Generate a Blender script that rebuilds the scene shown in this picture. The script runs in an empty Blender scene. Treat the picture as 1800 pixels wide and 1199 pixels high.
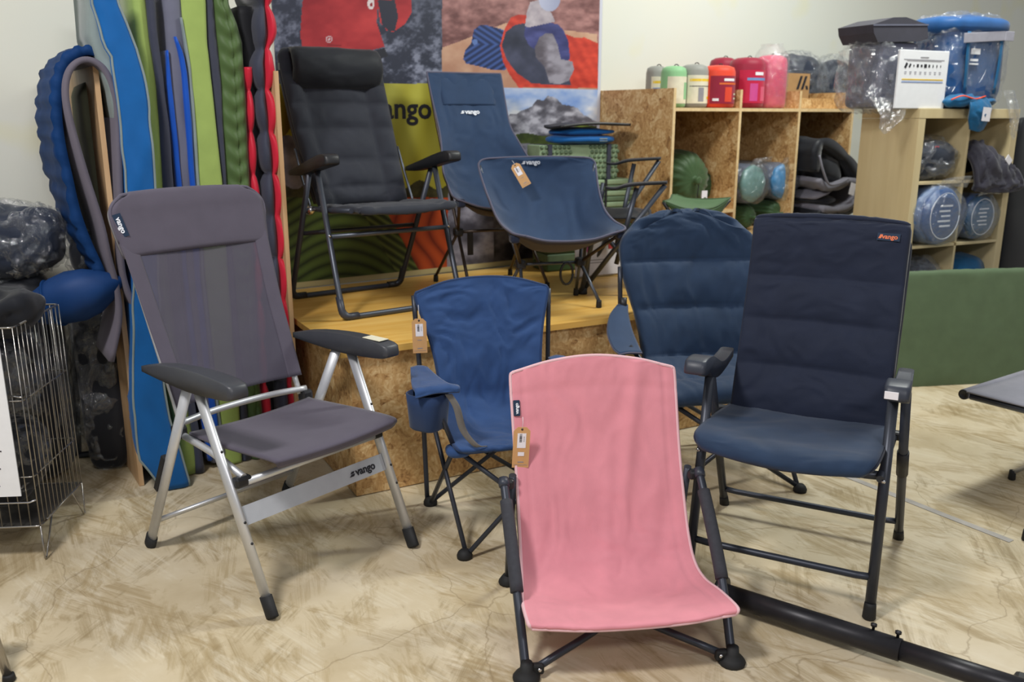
import bpy, bmesh, math, random
import numpy as np
from mathutils import Vector, Matrix

C = bpy.context.scene.collection
SC = bpy.context.scene
R = math.radians

# ------------------------------------------------------------------ camera
CAM_H = 1.44
FPX = 1550.0
PITCH = math.atan((599.5 - 205.0) / FPX)
cd = bpy.data.cameras.new('camera')
cam = bpy.data.objects.new('camera', cd)
C.objects.link(cam)
cd.sensor_width = 36.0
cd.sensor_fit = 'HORIZONTAL'
cd.lens = 36.0 * FPX / 1800.0
cd.clip_start = 0.05
cam.location = (0, 0, CAM_H)
cam.rotation_euler = (math.pi / 2 - PITCH, 0, 0)
SC.camera = cam
cd.dof.use_dof = True
cd.dof.focus_distance = 2.75
cd.dof.aperture_fstop = 3.2

# ------------------------------------------------------------------ world + lights
w = bpy.data.worlds.new('World')
SC.world = w
w.use_nodes = True
w.node_tree.nodes['Background'].inputs[0].default_value = (0.93, 0.96, 1.0, 1)
w.node_tree.nodes['Background'].inputs[1].default_value = 0.30
SC.view_settings.view_transform = 'Standard'
SC.view_settings.look = 'None'
SC.view_settings.exposure = 0.0
SC.view_settings.gamma = 1.0
SC.view_settings.use_curve_mapping = False


def area(name, loc, target, sx, sy, power, col=(1, 1, 1)):
    l = bpy.data.lights.new(name, 'AREA')
    l.shape = 'RECTANGLE'
    l.size, l.size_y = sx, sy
    l.energy = power
    l.color = col
    o = bpy.data.objects.new(name, l)
    C.objects.link(o)
    o.location = loc
    d = Vector(target) - Vector(loc)
    o.rotation_euler = d.to_track_quat('-Z', 'Y').to_euler()
    return o


area('key_light', (-1.5, 0.9, 3.6), (0.3, 2.6, 0.2), 0.45, 0.6, 98, (1.0, 0.97, 0.95))
area('back_light', (2.3, 4.4, 3.6), (1.6, 4.2, 0.0), 0.35, 1.3, 95, (0.97, 1.0, 0.93))
area('front_light', (1.5, -1.5, 3.6), (0.6, 2.6, 0.2), 1.4, 0.5, 60, (1.0, 0.97, 0.97))

# ------------------------------------------------------------------ pixel helper (reading positions off the photograph)
_cp, _sp = math.cos(PITCH), math.sin(PITCH)


def ray(px, py):
    a, b = (px - 900.0) / FPX, (py - 599.5) / FPX
    return np.array([a, _cp - b * _sp, -_sp - b * _cp])


CAMP = np.array([0, 0, CAM_H])


def at(px, py, Y):
    d = ray(px, py)
    return CAMP + d * (Y / d[1])


def atz(px, py, z=0.0):
    d = ray(px, py)
    return CAMP + d * ((z - CAM_H) / d[2])


# the back wall: origin, direction along, normal into the room
WA = R(33.5)
B0 = np.array([-1.101, 4.362, 0])
WU = np.array([math.cos(WA), math.sin(WA), 0])
WN = np.array([math.sin(WA), -math.cos(WA), 0])


def W(s, d, z):
    return B0 + WU * s + WN * d + np.array([0, 0, z])


def atwall(px, py, d):
    r = ray(px, py)
    p = CAMP + r * (np.dot(WN, B0 + WN * d - CAMP) / np.dot(WN, r))
    return float(np.dot(p - B0, WU)), float(p[2])


# ------------------------------------------------------------------ noise
_rng = np.random.RandomState(7)
_perm = _rng.permutation(1024)
_val = _rng.rand(1024) * 2 - 1


def vnoise(p):
    p = np.asarray(p, float)
    i = np.floor(p).astype(int)
    f = p - i
    f = f * f * (3 - 2 * f)
    out = 0
    for dx in (0, 1):
        for dy in (0, 1):
            for dz in (0, 1):
                h = _perm[(_perm[(_perm[(i[..., 0] + dx) & 1023] + i[..., 1] + dy) & 1023] + i[..., 2] + dz) & 1023]
                wgt = (f[..., 0] if dx else 1 - f[..., 0]) * (f[..., 1] if dy else 1 - f[..., 1]) * (f[..., 2] if dz else 1 - f[..., 2])
                out = out + wgt * _val[h]
    return out


def fbm(p, o=3):
    p = np.asarray(p, float)
    r, a = 0, 1.0
    for _ in range(o):
        r = r + a * vnoise(p)
        p = p * 2.03 + 17.3
        a *= 0.5
    return r


# ------------------------------------------------------------------ mesh builder
def cr(pts, n):
    """Catmull-Rom through pts, n samples"""
    P = np.asarray(pts, float)
    if len(P) == 2:
        t = np.linspace(0, 1, n)[:, None]
        return P[0] * (1 - t) + P[1] * t
    P = np.vstack([2 * P[0] - P[1], P, 2 * P[-1] - P[-2]])
    m = len(P) - 3
    t = np.linspace(0, m, n)
    i = np.minimum(t.astype(int), m - 1)
    f = (t - i)[:, None]
    a, b, c, d = P[i], P[i + 1], P[i + 2], P[i + 3]
    return 0.5 * (2 * b + (c - a) * f + (2 * a - 5 * b + 4 * c - d) * f ** 2 + (3 * b - a - 3 * c + d) * f ** 3)


def fillet(pts, rad, n=5):
    """round the inner corners of a polyline"""
    P = [np.asarray(p, float) for p in pts]
    out = [P[0]]
    for a, b, c in zip(P[:-2], P[1:-1], P[2:]):
        d1, d2 = a - b, c - b
        l1, l2 = np.linalg.norm(d1), np.linalg.norm(d2)
        r = min(rad, l1 * .45, l2 * .45)
        p, q = b + d1 / l1 * r, b + d2 / l2 * r
        for k in range(n + 1):
            t = k / n
            out.append((1 - t) ** 2 * p + 2 * t * (1 - t) * b + t * t * q)
    out.append(P[-1])
    return out


class MB:
    def __init__(s):
        s.v, s.f, s.sm = [], [], []

    def add(s, vs, fs, smooth=True):
        o = len(s.v)
        s.v += [tuple(float(c) for c in q) for q in vs]
        for f in fs:
            s.f.append(tuple(i + o for i in f))
            s.sm.append(smooth)
        return s

    def tube(s, pts, r, seg=10, flat=None, cap=True, up=None):
        """pts polyline, r radius or list; flat=(rx,ry) for an oval section"""
        P = [np.asarray(p, float) for p in pts]
        n = len(P)
        T = []
        for i in range(n):
            t = P[min(i + 1, n - 1)] - P[max(i - 1, 0)]
            T.append(t / (np.linalg.norm(t) + 1e-12))
        u = np.array(up if up is not None else ([1, 0, 0] if abs(T[0][0]) < .8 else [0, 0, 1]), float)
        vs, fs = [], []
        for i in range(n):
            u = u - T[i] * np.dot(u, T[i])
            u /= np.linalg.norm(u) + 1e-12
            b = np.cross(T[i], u)
            ri = r[i] if hasattr(r, '__len__') else r
            rx, ry = (flat[0], flat[1]) if flat else (ri, ri)
            for k in range(seg):
                a = 2 * math.pi * k / seg
                vs.append(P[i] + u * rx * math.cos(a) + b * ry * math.sin(a))
        for i in range(n - 1):
            for k in range(seg):
                k2 = (k + 1) % seg
                fs.append((i * seg + k, i * seg + k2, (i + 1) * seg + k2, (i + 1) * seg + k))
        s.add(vs, fs)
        if cap:
            o = len(s.v) - n * seg
            s.f.append(tuple(o + k for k in reversed(range(seg)))); s.sm.append(False)
            s.f.append(tuple(o + (n - 1) * seg + k for k in range(seg))); s.sm.append(False)
        return s

    def box(s, c, size, rot=0.0, bev=0.0, M=None):
        bm = bmesh.new()
        bmesh.ops.create_cube(bm, size=1)
        for q in bm.verts:
            q.co = Vector((q.co.x * size[0], q.co.y * size[1], q.co.z * size[2]))
        if bev:
            bmesh.ops.bevel(bm, geom=bm.edges[:], offset=bev, segments=2, affect='EDGES', profile=.5)
        m = Matrix.Translation(Vector([float(x) for x in c])) @ Matrix.Rotation(rot, 4, 'Z')
        if M is not None:
            m = Matrix.Translation(Vector([float(x) for x in c])) @ M
        bm.verts.index_update()
        s.add([m @ q.co for q in bm.verts], [[q.index for q in f.verts] for f in bm.faces], False)
        bm.free()
        return s

    def prism(s, poly, axis, a, b, smooth=False):
        """extrude a 2D polygon along axis 'x','y' or 'z' from a to b"""
        def mk(p, h):
            return {'x': (h, p[0], p[1]), 'y': (p[0], h, p[1]), 'z': (p[0], p[1], h)}[axis]
        n = len(poly)
        vs = [mk(p, a) for p in poly] + [mk(p, b) for p in poly]
        fs = [(i, (i + 1) % n, n + (i + 1) % n, n + i) for i in range(n)]
        s.add(vs, fs, smooth)
        o = len(s.v) - 2 * n
        s.f.append(tuple(o + i for i in reversed(range(n)))); s.sm.append(False)
        s.f.append(tuple(o + n + i for i in range(n))); s.sm.append(False)
        return s

    def lathe(s, prof, c=(0, 0, 0), axis=(0, 0, 1), seg=24, wob=None):
        ax = Vector(axis).normalized()
        q = Vector((0, 0, 1)).rotation_difference(ax)
        vs, fs = [], []
        for (r, h) in prof:
            for k in range(seg):
                a = 2 * math.pi * k / seg
                rr = r * (1 + (wob(a, h) if wob else 0))
                vs.append(Vector([float(x) for x in c]) + q @ Vector((rr * math.cos(a), rr * math.sin(a), h)))
        n = len(prof)
        for i in range(n - 1):
            for k in range(seg):
                k2 = (k + 1) % seg
                fs.append((i * seg + k, i * seg + k2, (i + 1) * seg + k2, (i + 1) * seg + k))
        fs.append(tuple(reversed(range(seg))))
        fs.append(tuple((n - 1) * seg + k for k in range(seg)))
        return s.add(vs, fs)

    def blob(s, c, rad, e=(1, 1), amp=0.0, freq=6.0, rot=0.0, nu=36, nv=22, seed=0.0, tilt=0.0, ridge=False):
        """superellipsoid with crumple noise; e<1 squarer"""
        u = np.linspace(0, 2 * math.pi, nu, endpoint=False)
        v = np.linspace(-math.pi / 2, math.pi / 2, nv)
        U_, V_ = np.meshgrid(u, v)
        sp = lambda x, p: np.sign(x) * np.abs(x) ** p
        D = np.stack([sp(np.cos(V_), e[1]) * sp(np.cos(U_), e[0]), sp(np.cos(V_), e[1]) * sp(np.sin(U_), e[0]), sp(np.sin(V_), e[1])], -1)
        P = D * np.array(rad)
        if amp:
            nz = fbm(P * freq + seed * 13.7, 3)
            if ridge:
                nz = 0.6 - np.abs(nz) * 1.6
            nn = D / np.array(rad)
            nn /= np.linalg.norm(nn, axis=-1, keepdims=True) + 1e-9
            P = P + nn * (nz * amp)[..., None]
        m = np.array((Matrix.Rotation(rot, 3, 'Z') @ Matrix.Rotation(tilt, 3, 'Y')))
        P = P @ m.T + np.array([float(x) for x in c])
        fs = []
        for i in range(nv - 1):
            for k in range(nu):
                k2 = (k + 1) % nu
                fs.append((i * nu + k, i * nu + k2, (i + 1) * nu + k2, (i + 1) * nu + k))
        return s.add(P.reshape(-1, 3), fs)

    def sheet(s, rows, nu=32, nv=48, thick=0.004, disp=None, wr=0.0, wf=(9, 9), seed=0.0, puff=None, closed=True):
        """two-sided cloth lofted through rows of control points.
        disp(u,v)->offset along the normal; puff(u,v)->half thickness"""
        R_ = np.array([cr(r, nu) for r in rows])
        G = np.array([cr(R_[:, k], nv) for k in range(nu)]).transpose(1, 0, 2)
        du = np.gradient(G, axis=1)
        dv = np.gradient(G, axis=0)
        N = np.cross(du, dv)
        N /= np.linalg.norm(N, axis=-1, keepdims=True) + 1e-12
        u, v = np.meshgrid(np.linspace(0, 1, nu), np.linspace(0, 1, nv))
        off = np.zeros_like(u)
        if disp is not None:
            off = off + disp(u, v)
        if wr:
            q = np.stack([u * wf[0], v * wf[1], np.full_like(u, seed * 5.1)], -1)
            q2 = q + fbm(q * .6 + 4.0, 2)[..., None] * 1.5
            edge = np.clip(np.minimum(np.minimum(u, 1 - u), np.minimum(v, 1 - v)) * 10, 0.15, 1)
            off = off + (0.5 - np.abs(fbm(q2, 3))) * wr * edge
        M_ = G + N * off[..., None]
        t = puff(u, v) if puff is not None else np.full_like(u, thick / 2)
        A, B = M_ + N * t[..., None], M_ - N * t[..., None]
        vs = np.vstack([A.reshape(-1, 3), B.reshape(-1, 3)])
        n = nu * nv
        ids = np.arange(n).reshape(nv, nu)
        fs = []
        for i in range(nv - 1):
            for k in range(nu - 1):
                a, b, c, d = ids[i, k], ids[i, k + 1], ids[i + 1, k + 1], ids[i + 1, k]
                fs.append((a, b, c, d))
                fs.append((n + d, n + c, n + b, n + a))
        bd = list(ids[0, :]) + list(ids[1:, -1]) + list(ids[-1, -2::-1]) + list(ids[-2:0:-1, 0])
        for a, b in zip(bd, bd[1:] + bd[:1]):
            fs.append((a, n + a, n + b, b))
        s.add(vs, fs)
        s.grid, s.norm, s.front = M_, N, A
        s.edge = [M_.reshape(-1, 3)[i] for i in bd]
        return s

    def build(s, name, m, parent=None):
        return obj(name, s, m, parent)


def rnd_mesh(name, mb, m):
    me = bpy.data.meshes.new(name)
    me.from_pydata(mb.v, [], mb.f)
    me.polygons.foreach_set('use_smooth', mb.sm)
    if m is not None:
        me.materials.append(m)
    me.update()
    return me


def obj(name, mb, m, parent=None):
    me = mb if isinstance(mb, bpy.types.Mesh) else rnd_mesh(name, mb, m)
    o = bpy.data.objects.new(name, me)
    C.objects.link(o)
    if parent is not None:
        o.parent = parent
    return o


def tag(o, label=None, cat=None, group=None, kind=None):
    if label: o['label'] = label
    if cat: o['category'] = cat
    if group: o['group'] = group
    if kind: o['kind'] = kind
    return o


def thing(name, label, cat, loc=(0, 0, 0), rz=0.0, group=None):
    o = bpy.data.objects.new(name, None)
    o.empty_display_size = 0.1
    C.objects.link(o)
    o.location = [float(x) for x in loc]
    o.rotation_euler = (0, 0, rz)
    return tag(o, label, cat, group)


def struct(name, mb, m, parent=None):
    o = obj(name, mb, m, parent)
    if parent is None:
        o['kind'] = 'structure'
    return o


# ------------------------------------------------------------------ materials
def lin(c):
    if isinstance(c, str):
        c = [int(c[i:i + 2], 16) / 255 for i in (0, 2, 4)]
    return tuple(x / 12.92 if x <= .04045 else ((x + .055) / 1.055) ** 2.4 for x in c)


def new_mat(name):
    m = bpy.data.materials.new(name)
    m.use_nodes = True
    nt = m.node_tree
    b = nt.nodes['Principled BSDF']
    return m, nt, b


def node(nt, t, **kw):
    n = nt.nodes.new(t)
    for k, v in kw.items():
        if k in n.inputs:
            n.inputs[k].default_value = v
        else:
            setattr(n, k, v)
    return n


def coords(nt, scale=(1, 1, 1), rot=(0, 0, 0), kind='Object'):
    tc = node(nt, 'ShaderNodeTexCoord')
    mr = node(nt, 'ShaderNodeMapping')          # turn first, then stretch
    mr.inputs['Rotation'].default_value = rot
    mp = node(nt, 'ShaderNodeMapping')
    mp.inputs['Scale'].default_value = scale
    nt.links.new(tc.outputs[kind], mr.inputs['Vector'])
    nt.links.new(mr.outputs[0], mp.inputs['Vector'])
    return mp.outputs['Vector']


def ramp(nt, src, stops):
    r = node(nt, 'ShaderNodeValToRGB')
    e = r.color_ramp.elements
    while len(e) < len(stops):
        e.new(0.5)
    for el, (p, c) in zip(e, stops):
        el.position = p
        el.color = (*c, 1)
    nt.links.new(src, r.inputs[0])
    return r.outputs[0]


def bump(nt, b, src, strength=.3, dist=.002):
    n = node(nt, 'ShaderNodeBump')
    n.inputs['Strength'].default_value = strength
    n.inputs['Distance'].default_value = dist
    nt.links.new(src, n.inputs['Height'])
    nt.links.new(n.outputs[0], b.inputs['Normal'])


def fabric(name, col, rough=.85, var=.10, weave=900, sheen=.15, spec=.2, alpha=1.0):
    """woven cloth: slight tone drift + fine weave relief"""
    m, nt, b = new_mat(name)
    c = lin(col)
    n = node(nt, 'ShaderNodeTexNoise')
    n.inputs['Scale'].default_value = 14
    n.inputs['Detail'].default_value = 5
    nt.links.new(coords(nt), n.inputs['Vector'])
    nt.links.new(ramp(nt, n.outputs[0], [(.3, tuple(x * (1 - var) for x in c)), (.7, tuple(min(1, x * (1 + var)) for x in c))]), b.inputs['Base Color'])
    b.inputs['Roughness'].default_value = rough
    b.inputs['Specular IOR Level'].default_value = spec
    b.inputs['Sheen Weight'].default_value = sheen
    if weave:
        q = node(nt, 'ShaderNodeTexNoise')
        q.inputs['Scale'].default_value = weave / 2.5
        nt.links.new(coords(nt), q.inputs['Vector'])
        bump(nt, b, q.outputs[0], .25, .001)
    if alpha < 1:
        b.inputs['Alpha'].default_value = alpha
    return m


def plain(name, col, rough=.5, metal=0.0, spec=.5, var=.06, scale=30, coat=0.0):
    m, nt, b = new_mat(name)
    c = lin(col)
    n = node(nt, 'ShaderNodeTexNoise')
    n.inputs['Scale'].default_value = scale
    n.inputs['Detail'].default_value = 4
    nt.links.new(coords(nt), n.inputs['Vector'])
    nt.links.new(ramp(nt, n.outputs[0], [(.3, tuple(x * (1 - var) for x in c)), (.7, tuple(min(1, x * (1 + var)) for x in c))]), b.inputs['Base Color'])
    b.inputs['Roughness'].default_value = rough
    b.inputs['Metallic'].default_value = metal
    b.inputs['Specular IOR Level'].default_value = spec
    b.inputs['Coat Weight'].default_value = coat
    return m


def osb(name):
    """pressed wood strands: every flake (a voronoi cell) gets its own grain direction and tone"""
    m, nt, b = new_mat(name)
    tones, grains = [], []
    for k, (sc, off) in enumerate(((22, 0.0), (36, 5.3))):
        nz = node(nt, 'ShaderNodeTexNoise')
        nz.inputs['Scale'].default_value = 11
        nz.inputs['Detail'].default_value = 3
        vec = coords(nt)
        ad = node(nt, 'ShaderNodeVectorMath', operation='ADD')
        ad.inputs[1].default_value = (off, off * .7, off * .3)
        nt.links.new(vec, ad.inputs[0])
        nt.links.new(ad.outputs[0], nz.inputs['Vector'])
        mixv = node(nt, 'ShaderNodeMixRGB')
        mixv.inputs[0].default_value = .06
        nt.links.new(ad.outputs[0], mixv.inputs[1])
        nt.links.new(nz.outputs['Color'], mixv.inputs[2])
        v = node(nt, 'ShaderNodeTexVoronoi')
        v.inputs['Scale'].default_value = sc
        nt.links.new(mixv.outputs[0], v.inputs['Vector'])
        sep = node(nt, 'ShaderNodeSeparateColor')
        nt.links.new(v.outputs['Color'], sep.inputs[0])
        ang = node(nt, 'ShaderNodeMath', operation='MULTIPLY')
        ang.inputs[1].default_value = 6.28
        nt.links.new(sep.outputs[0], ang.inputs[0])
        rt = node(nt, 'ShaderNodeVectorRotate', rotation_type='AXIS_ANGLE')
        rt.inputs['Axis'].default_value = (.7, .7, .1)
        nt.links.new(ad.outputs[0], rt.inputs['Vector'])
        nt.links.new(ang.outputs[0], rt.inputs['Angle'])
        mp = node(nt, 'ShaderNodeMapping')
        mp.inputs['Scale'].default_value = (70, 70, 9)
        nt.links.new(rt.outputs[0], mp.inputs['Vector'])
        g = node(nt, 'ShaderNodeTexNoise')
        g.inputs['Scale'].default_value = 1.0
        g.inputs['Detail'].default_value = 4
        nt.links.new(mp.outputs[0], g.inputs['Vector'])
        tones.append(sep.outputs[1]); grains.append(g.outputs[0])
    sel = ramp(nt, tones[1], [(.48, (0, 0, 0)), (.52, (1, 1, 1))])
    gm = node(nt, 'ShaderNodeMixRGB')
    nt.links.new(sel, gm.inputs[0]); nt.links.new(grains[0], gm.inputs[1]); nt.links.new(grains[1], gm.inputs[2])
    tm = node(nt, 'ShaderNodeMath', operation='MULTIPLY_ADD')
    tm.inputs[1].default_value = .24
    nt.links.new(tones[0], tm.inputs[0])
    g2 = node(nt, 'ShaderNodeMath', operation='MULTIPLY')
    g2.inputs[1].default_value = .75
    nt.links.new(gm.outputs[0], g2.inputs[0])
    nt.links.new(g2.outputs[0], tm.inputs[2])
    col = ramp(nt, tm.outputs[0], [(.26, lin('835c36')), (.38, lin('b58b57')), (.52, lin('cca46d')), (.70, lin('e4c896'))])
    nt.links.new(col, b.inputs['Base Color'])
    b.inputs['Roughness'].default_value = .6
    bump(nt, b, tm.outputs[0], .25, .003)
    return m


def ply(name, c1, c2, rot=(0, 0, 0), sc=(2, 26, 26), rough=.5):
    """sawn board grain"""
    m, nt, b = new_mat(name)
    n = node(nt, 'ShaderNodeTexNoise')
    n.inputs['Scale'].default_value = 1.0
    n.inputs['Detail'].default_value = 5
    nt.links.new(coords(nt, sc, rot), n.inputs['Vector'])
    nt.links.new(ramp(nt, n.outputs[0], [(.3, lin(c1)), (.7, lin(c2))]), b.inputs['Base Color'])
    b.inputs['Roughness'].default_value = rough
    return m


def film(name, tint=(1, 1, 1), fac=.07, rough=.10):
    """thin clear plastic bag"""
    m, nt, b = new_mat(name)
    nt.nodes.remove(b)
    out = nt.nodes['Material Output']
    tr = node(nt, 'ShaderNodeBsdfTransparent')
    tr.inputs[0].default_value = (*tint, 1)
    gl = node(nt, 'ShaderNodeBsdfGlossy')
    gl.inputs['Roughness'].default_value = rough
    gl.inputs['Color'].default_value = (.9, .92, .95, 1)
    df = node(nt, 'ShaderNodeBsdfDiffuse')
    df.inputs['Color'].default_value = (.8, .83, .86, 1)
    lw = node(nt, 'ShaderNodeLayerWeight')
    lw.inputs['Blend'].default_value = .35
    nz = node(nt, 'ShaderNodeTexNoise')
    nz.inputs['Scale'].default_value = 20
    nz.inputs['Detail'].default_value = 4
    nz.inputs['Distortion'].default_value = 1.2
    nt.links.new(coords(nt), nz.inputs['Vector'])
    bp = node(nt, 'ShaderNodeBump')
    bp.inputs['Strength'].default_value = .9
    bp.inputs['Distance'].default_value = .035
    nt.links.new(nz.outputs[0], bp.inputs['Height'])
    nt.links.new(bp.outputs[0], gl.inputs['Normal'])
    nt.links.new(bp.outputs[0], lw.inputs['Normal'])
    mu = node(nt, 'ShaderNodeMath', operation='MULTIPLY_ADD')
    mu.inputs[1].default_value = .30
    mu.inputs[2].default_value = fac
    nt.links.new(lw.outputs['Facing'], mu.inputs[0])
    mx = node(nt, 'ShaderNodeMixShader')
    nt.links.new(mu.outputs[0], mx.inputs[0])
    nt.links.new(tr.outputs[0], mx.inputs[1])
    nt.links.new(gl.outputs[0], mx.inputs[2])
    mx2 = node(nt, 'ShaderNodeMixShader')
    mx2.inputs[0].default_value = .025
    nt.links.new(mx.outputs[0], mx2.inputs[1])
    nt.links.new(df.outputs[0], mx2.inputs[2])
    nt.links.new(mx2.outputs[0], out.inputs['Surface'])
    return m


def concrete(name):
    """worn painted concrete with scraped brown strokes"""
    m, nt, b = new_mat(name)
    base = node(nt, 'ShaderNodeTexNoise')
    base.inputs['Scale'].default_value = 2.2
    base.inputs['Detail'].default_value = 8
    base.inputs['Roughness'].default_value = .6
    nt.links.new(coords(nt), base.inputs['Vector'])
    c0 = ramp(nt, base.outputs[0], [(.3, lin('b9a888')), (.5, lin('c9ba9c')), (.72, lin('d6cab2'))])
    cur = c0
    for k, (rz, sc, cov, amt, colr, seed, bs) in enumerate((
            (R(58), (1.6, 30, 1), .50, .75, '9c8863', 0.0, 2.2), (R(24), (2.2, 44, 1), .54, .7, 'a18c66', 3.1, 3.0),
            (R(104), (2.0, 36, 1), .55, .7, '93805c', 7.7, 2.6), (R(40), (3.0, 60, 1), .50, .5, 'd9cfb8', 11.3, 3.4), (R(75), (2.4, 52, 1), .53, .6, 'a8946e', 15.3, 4.2))):
        # brush strokes = strongly stretched noise kept inside blotches
        ad = node(nt, 'ShaderNodeVectorMath', operation='ADD')
        ad.inputs[1].default_value = (seed, seed * 2, 0)
        nt.links.new(coords(nt, sc, (0, 0, rz)), ad.inputs[0])
        n1 = node(nt, 'ShaderNodeTexNoise')
        n1.inputs['Scale'].default_value = 1.0
        n1.inputs['Detail'].default_value = 8
        n1.inputs['Roughness'].default_value = .7
        n1.inputs['Distortion'].default_value = .4
        nt.links.new(ad.outputs[0], n1.inputs['Vector'])
        n2 = node(nt, 'ShaderNodeTexNoise')
        n2.inputs['Scale'].default_value = bs
        n2.inputs['Detail'].default_value = 5
        n2.inputs['Roughness'].default_value = .6
        ad2 = node(nt, 'ShaderNodeVectorMath', operation='ADD')
        ad2.inputs[1].default_value = (seed * 3 + 1, seed, 0)
        nt.links.new(coords(nt, (1, 1.8, 1), (0, 0, rz)), ad2.inputs[0])
        nt.links.new(ad2.outputs[0], n2.inputs['Vector'])
        r1 = ramp(nt, n1.outputs[0], [(.42, (0, 0, 0)), (.60, (1, 1, 1))])
        r2 = ramp(nt, n2.outputs[0], [(cov, (0, 0, 0)), (cov + .05, (amt, amt, amt))])
        mul = node(nt, 'ShaderNodeMixRGB', blend_type='MULTIPLY')
        mul.inputs[0].default_value = 1
        nt.links.new(r1, mul.inputs[1]); nt.links.new(r2, mul.inputs[2])
        mx = node(nt, 'ShaderNodeMixRGB')
        nt.links.new(mul.outputs[0], mx.inputs[0])
        nt.links.new(cur, mx.inputs[1])
        mx.inputs[2].default_value = (*lin(colr), 1)
        cur = mx.outputs[0]
    # hairline cracks
    v = node(nt, 'ShaderNodeTexVoronoi', feature='DISTANCE_TO_EDGE')
    v.inputs['Scale'].default_value = 1.4
    nd = node(nt, 'ShaderNodeTexNoise')
    nd.inputs['Scale'].default_value = 5
    nd.inputs['Detail'].default_value = 6
    nt.links.new(coords(nt), nd.inputs['Vector'])
    mxv = node(nt, 'ShaderNodeMixRGB')
    mxv.inputs[0].default_value = .12
    nt.links.new(coords(nt), mxv.inputs[1])
    nt.links.new(nd.outputs['Color'], mxv.inputs[2])
    nt.links.new(mxv.outputs[0], v.inputs['Vector'])
    ck = ramp(nt, v.outputs['Distance'], [(.0, (.55, .55, .55)), (.004, (0, 0, 0))])
    mx = node(nt, 'ShaderNodeMixRGB')
    nt.links.new(ck, mx.inputs[0])
    nt.links.new(cur, mx.inputs[1])
    mx.inputs[2].default_value = (*lin('8d7a5c'), 1)
    # small dark stains
    st = node(nt, 'ShaderNodeTexNoise')
    st.inputs['Scale'].default_value = 6.5
    st.inputs['Detail'].default_value = 6
    nt.links.new(coords(nt), st.inputs['Vector'])
    sm = ramp(nt, st.outputs[0], [(.72, (0, 0, 0)), (.78, (.6, .6, .6))])
    mx3 = node(nt, 'ShaderNodeMixRGB')
    nt.links.new(sm, mx3.inputs[0])
    nt.links.new(mx.outputs[0], mx3.inputs[1])
    mx3.inputs[2].default_value = (*lin('7d7260'), 1)
    nt.links.new(mx3.outputs[0], b.inputs['Base Color'])
    b.inputs['Roughness'].default_value = .55
    b.inputs['Specular IOR Level'].default_value = .35
    bump(nt, b, base.outputs[0], .15, .004)
    return m


def plaster(name):
    m, nt, b = new_mat(name)
    n = node(nt, 'ShaderNodeTexNoise')
    n.inputs['Scale'].default_value = 1.7
    n.inputs['Detail'].default_value = 3
    nt.links.new(coords(nt), n.inputs['Vector'])
    nt.links.new(ramp(nt, n.outputs[0], [(.35, lin('dadbd0')), (.57, lin('d9dbd2')), (.74, lin('dcd9b2'))]), b.inputs['Base Color'])
    b.inputs['Roughness'].default_value = .8
    n2 = node(nt, 'ShaderNodeTexNoise')
    n2.inputs['Scale'].default_value = 60
    nt.links.new(coords(nt), n2.inputs['Vector'])
    bump(nt, b, n2.outputs[0], .1, .002)
    return m


def vcol(name, rough=.45):
    m, nt, b = new_mat(name)
    a = node(nt, 'ShaderNodeVertexColor', layer_name='print')
    nt.links.new(a.outputs[0], b.inputs['Base Color'])
    b.inputs['Roughness'].default_value = rough
    return m


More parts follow.
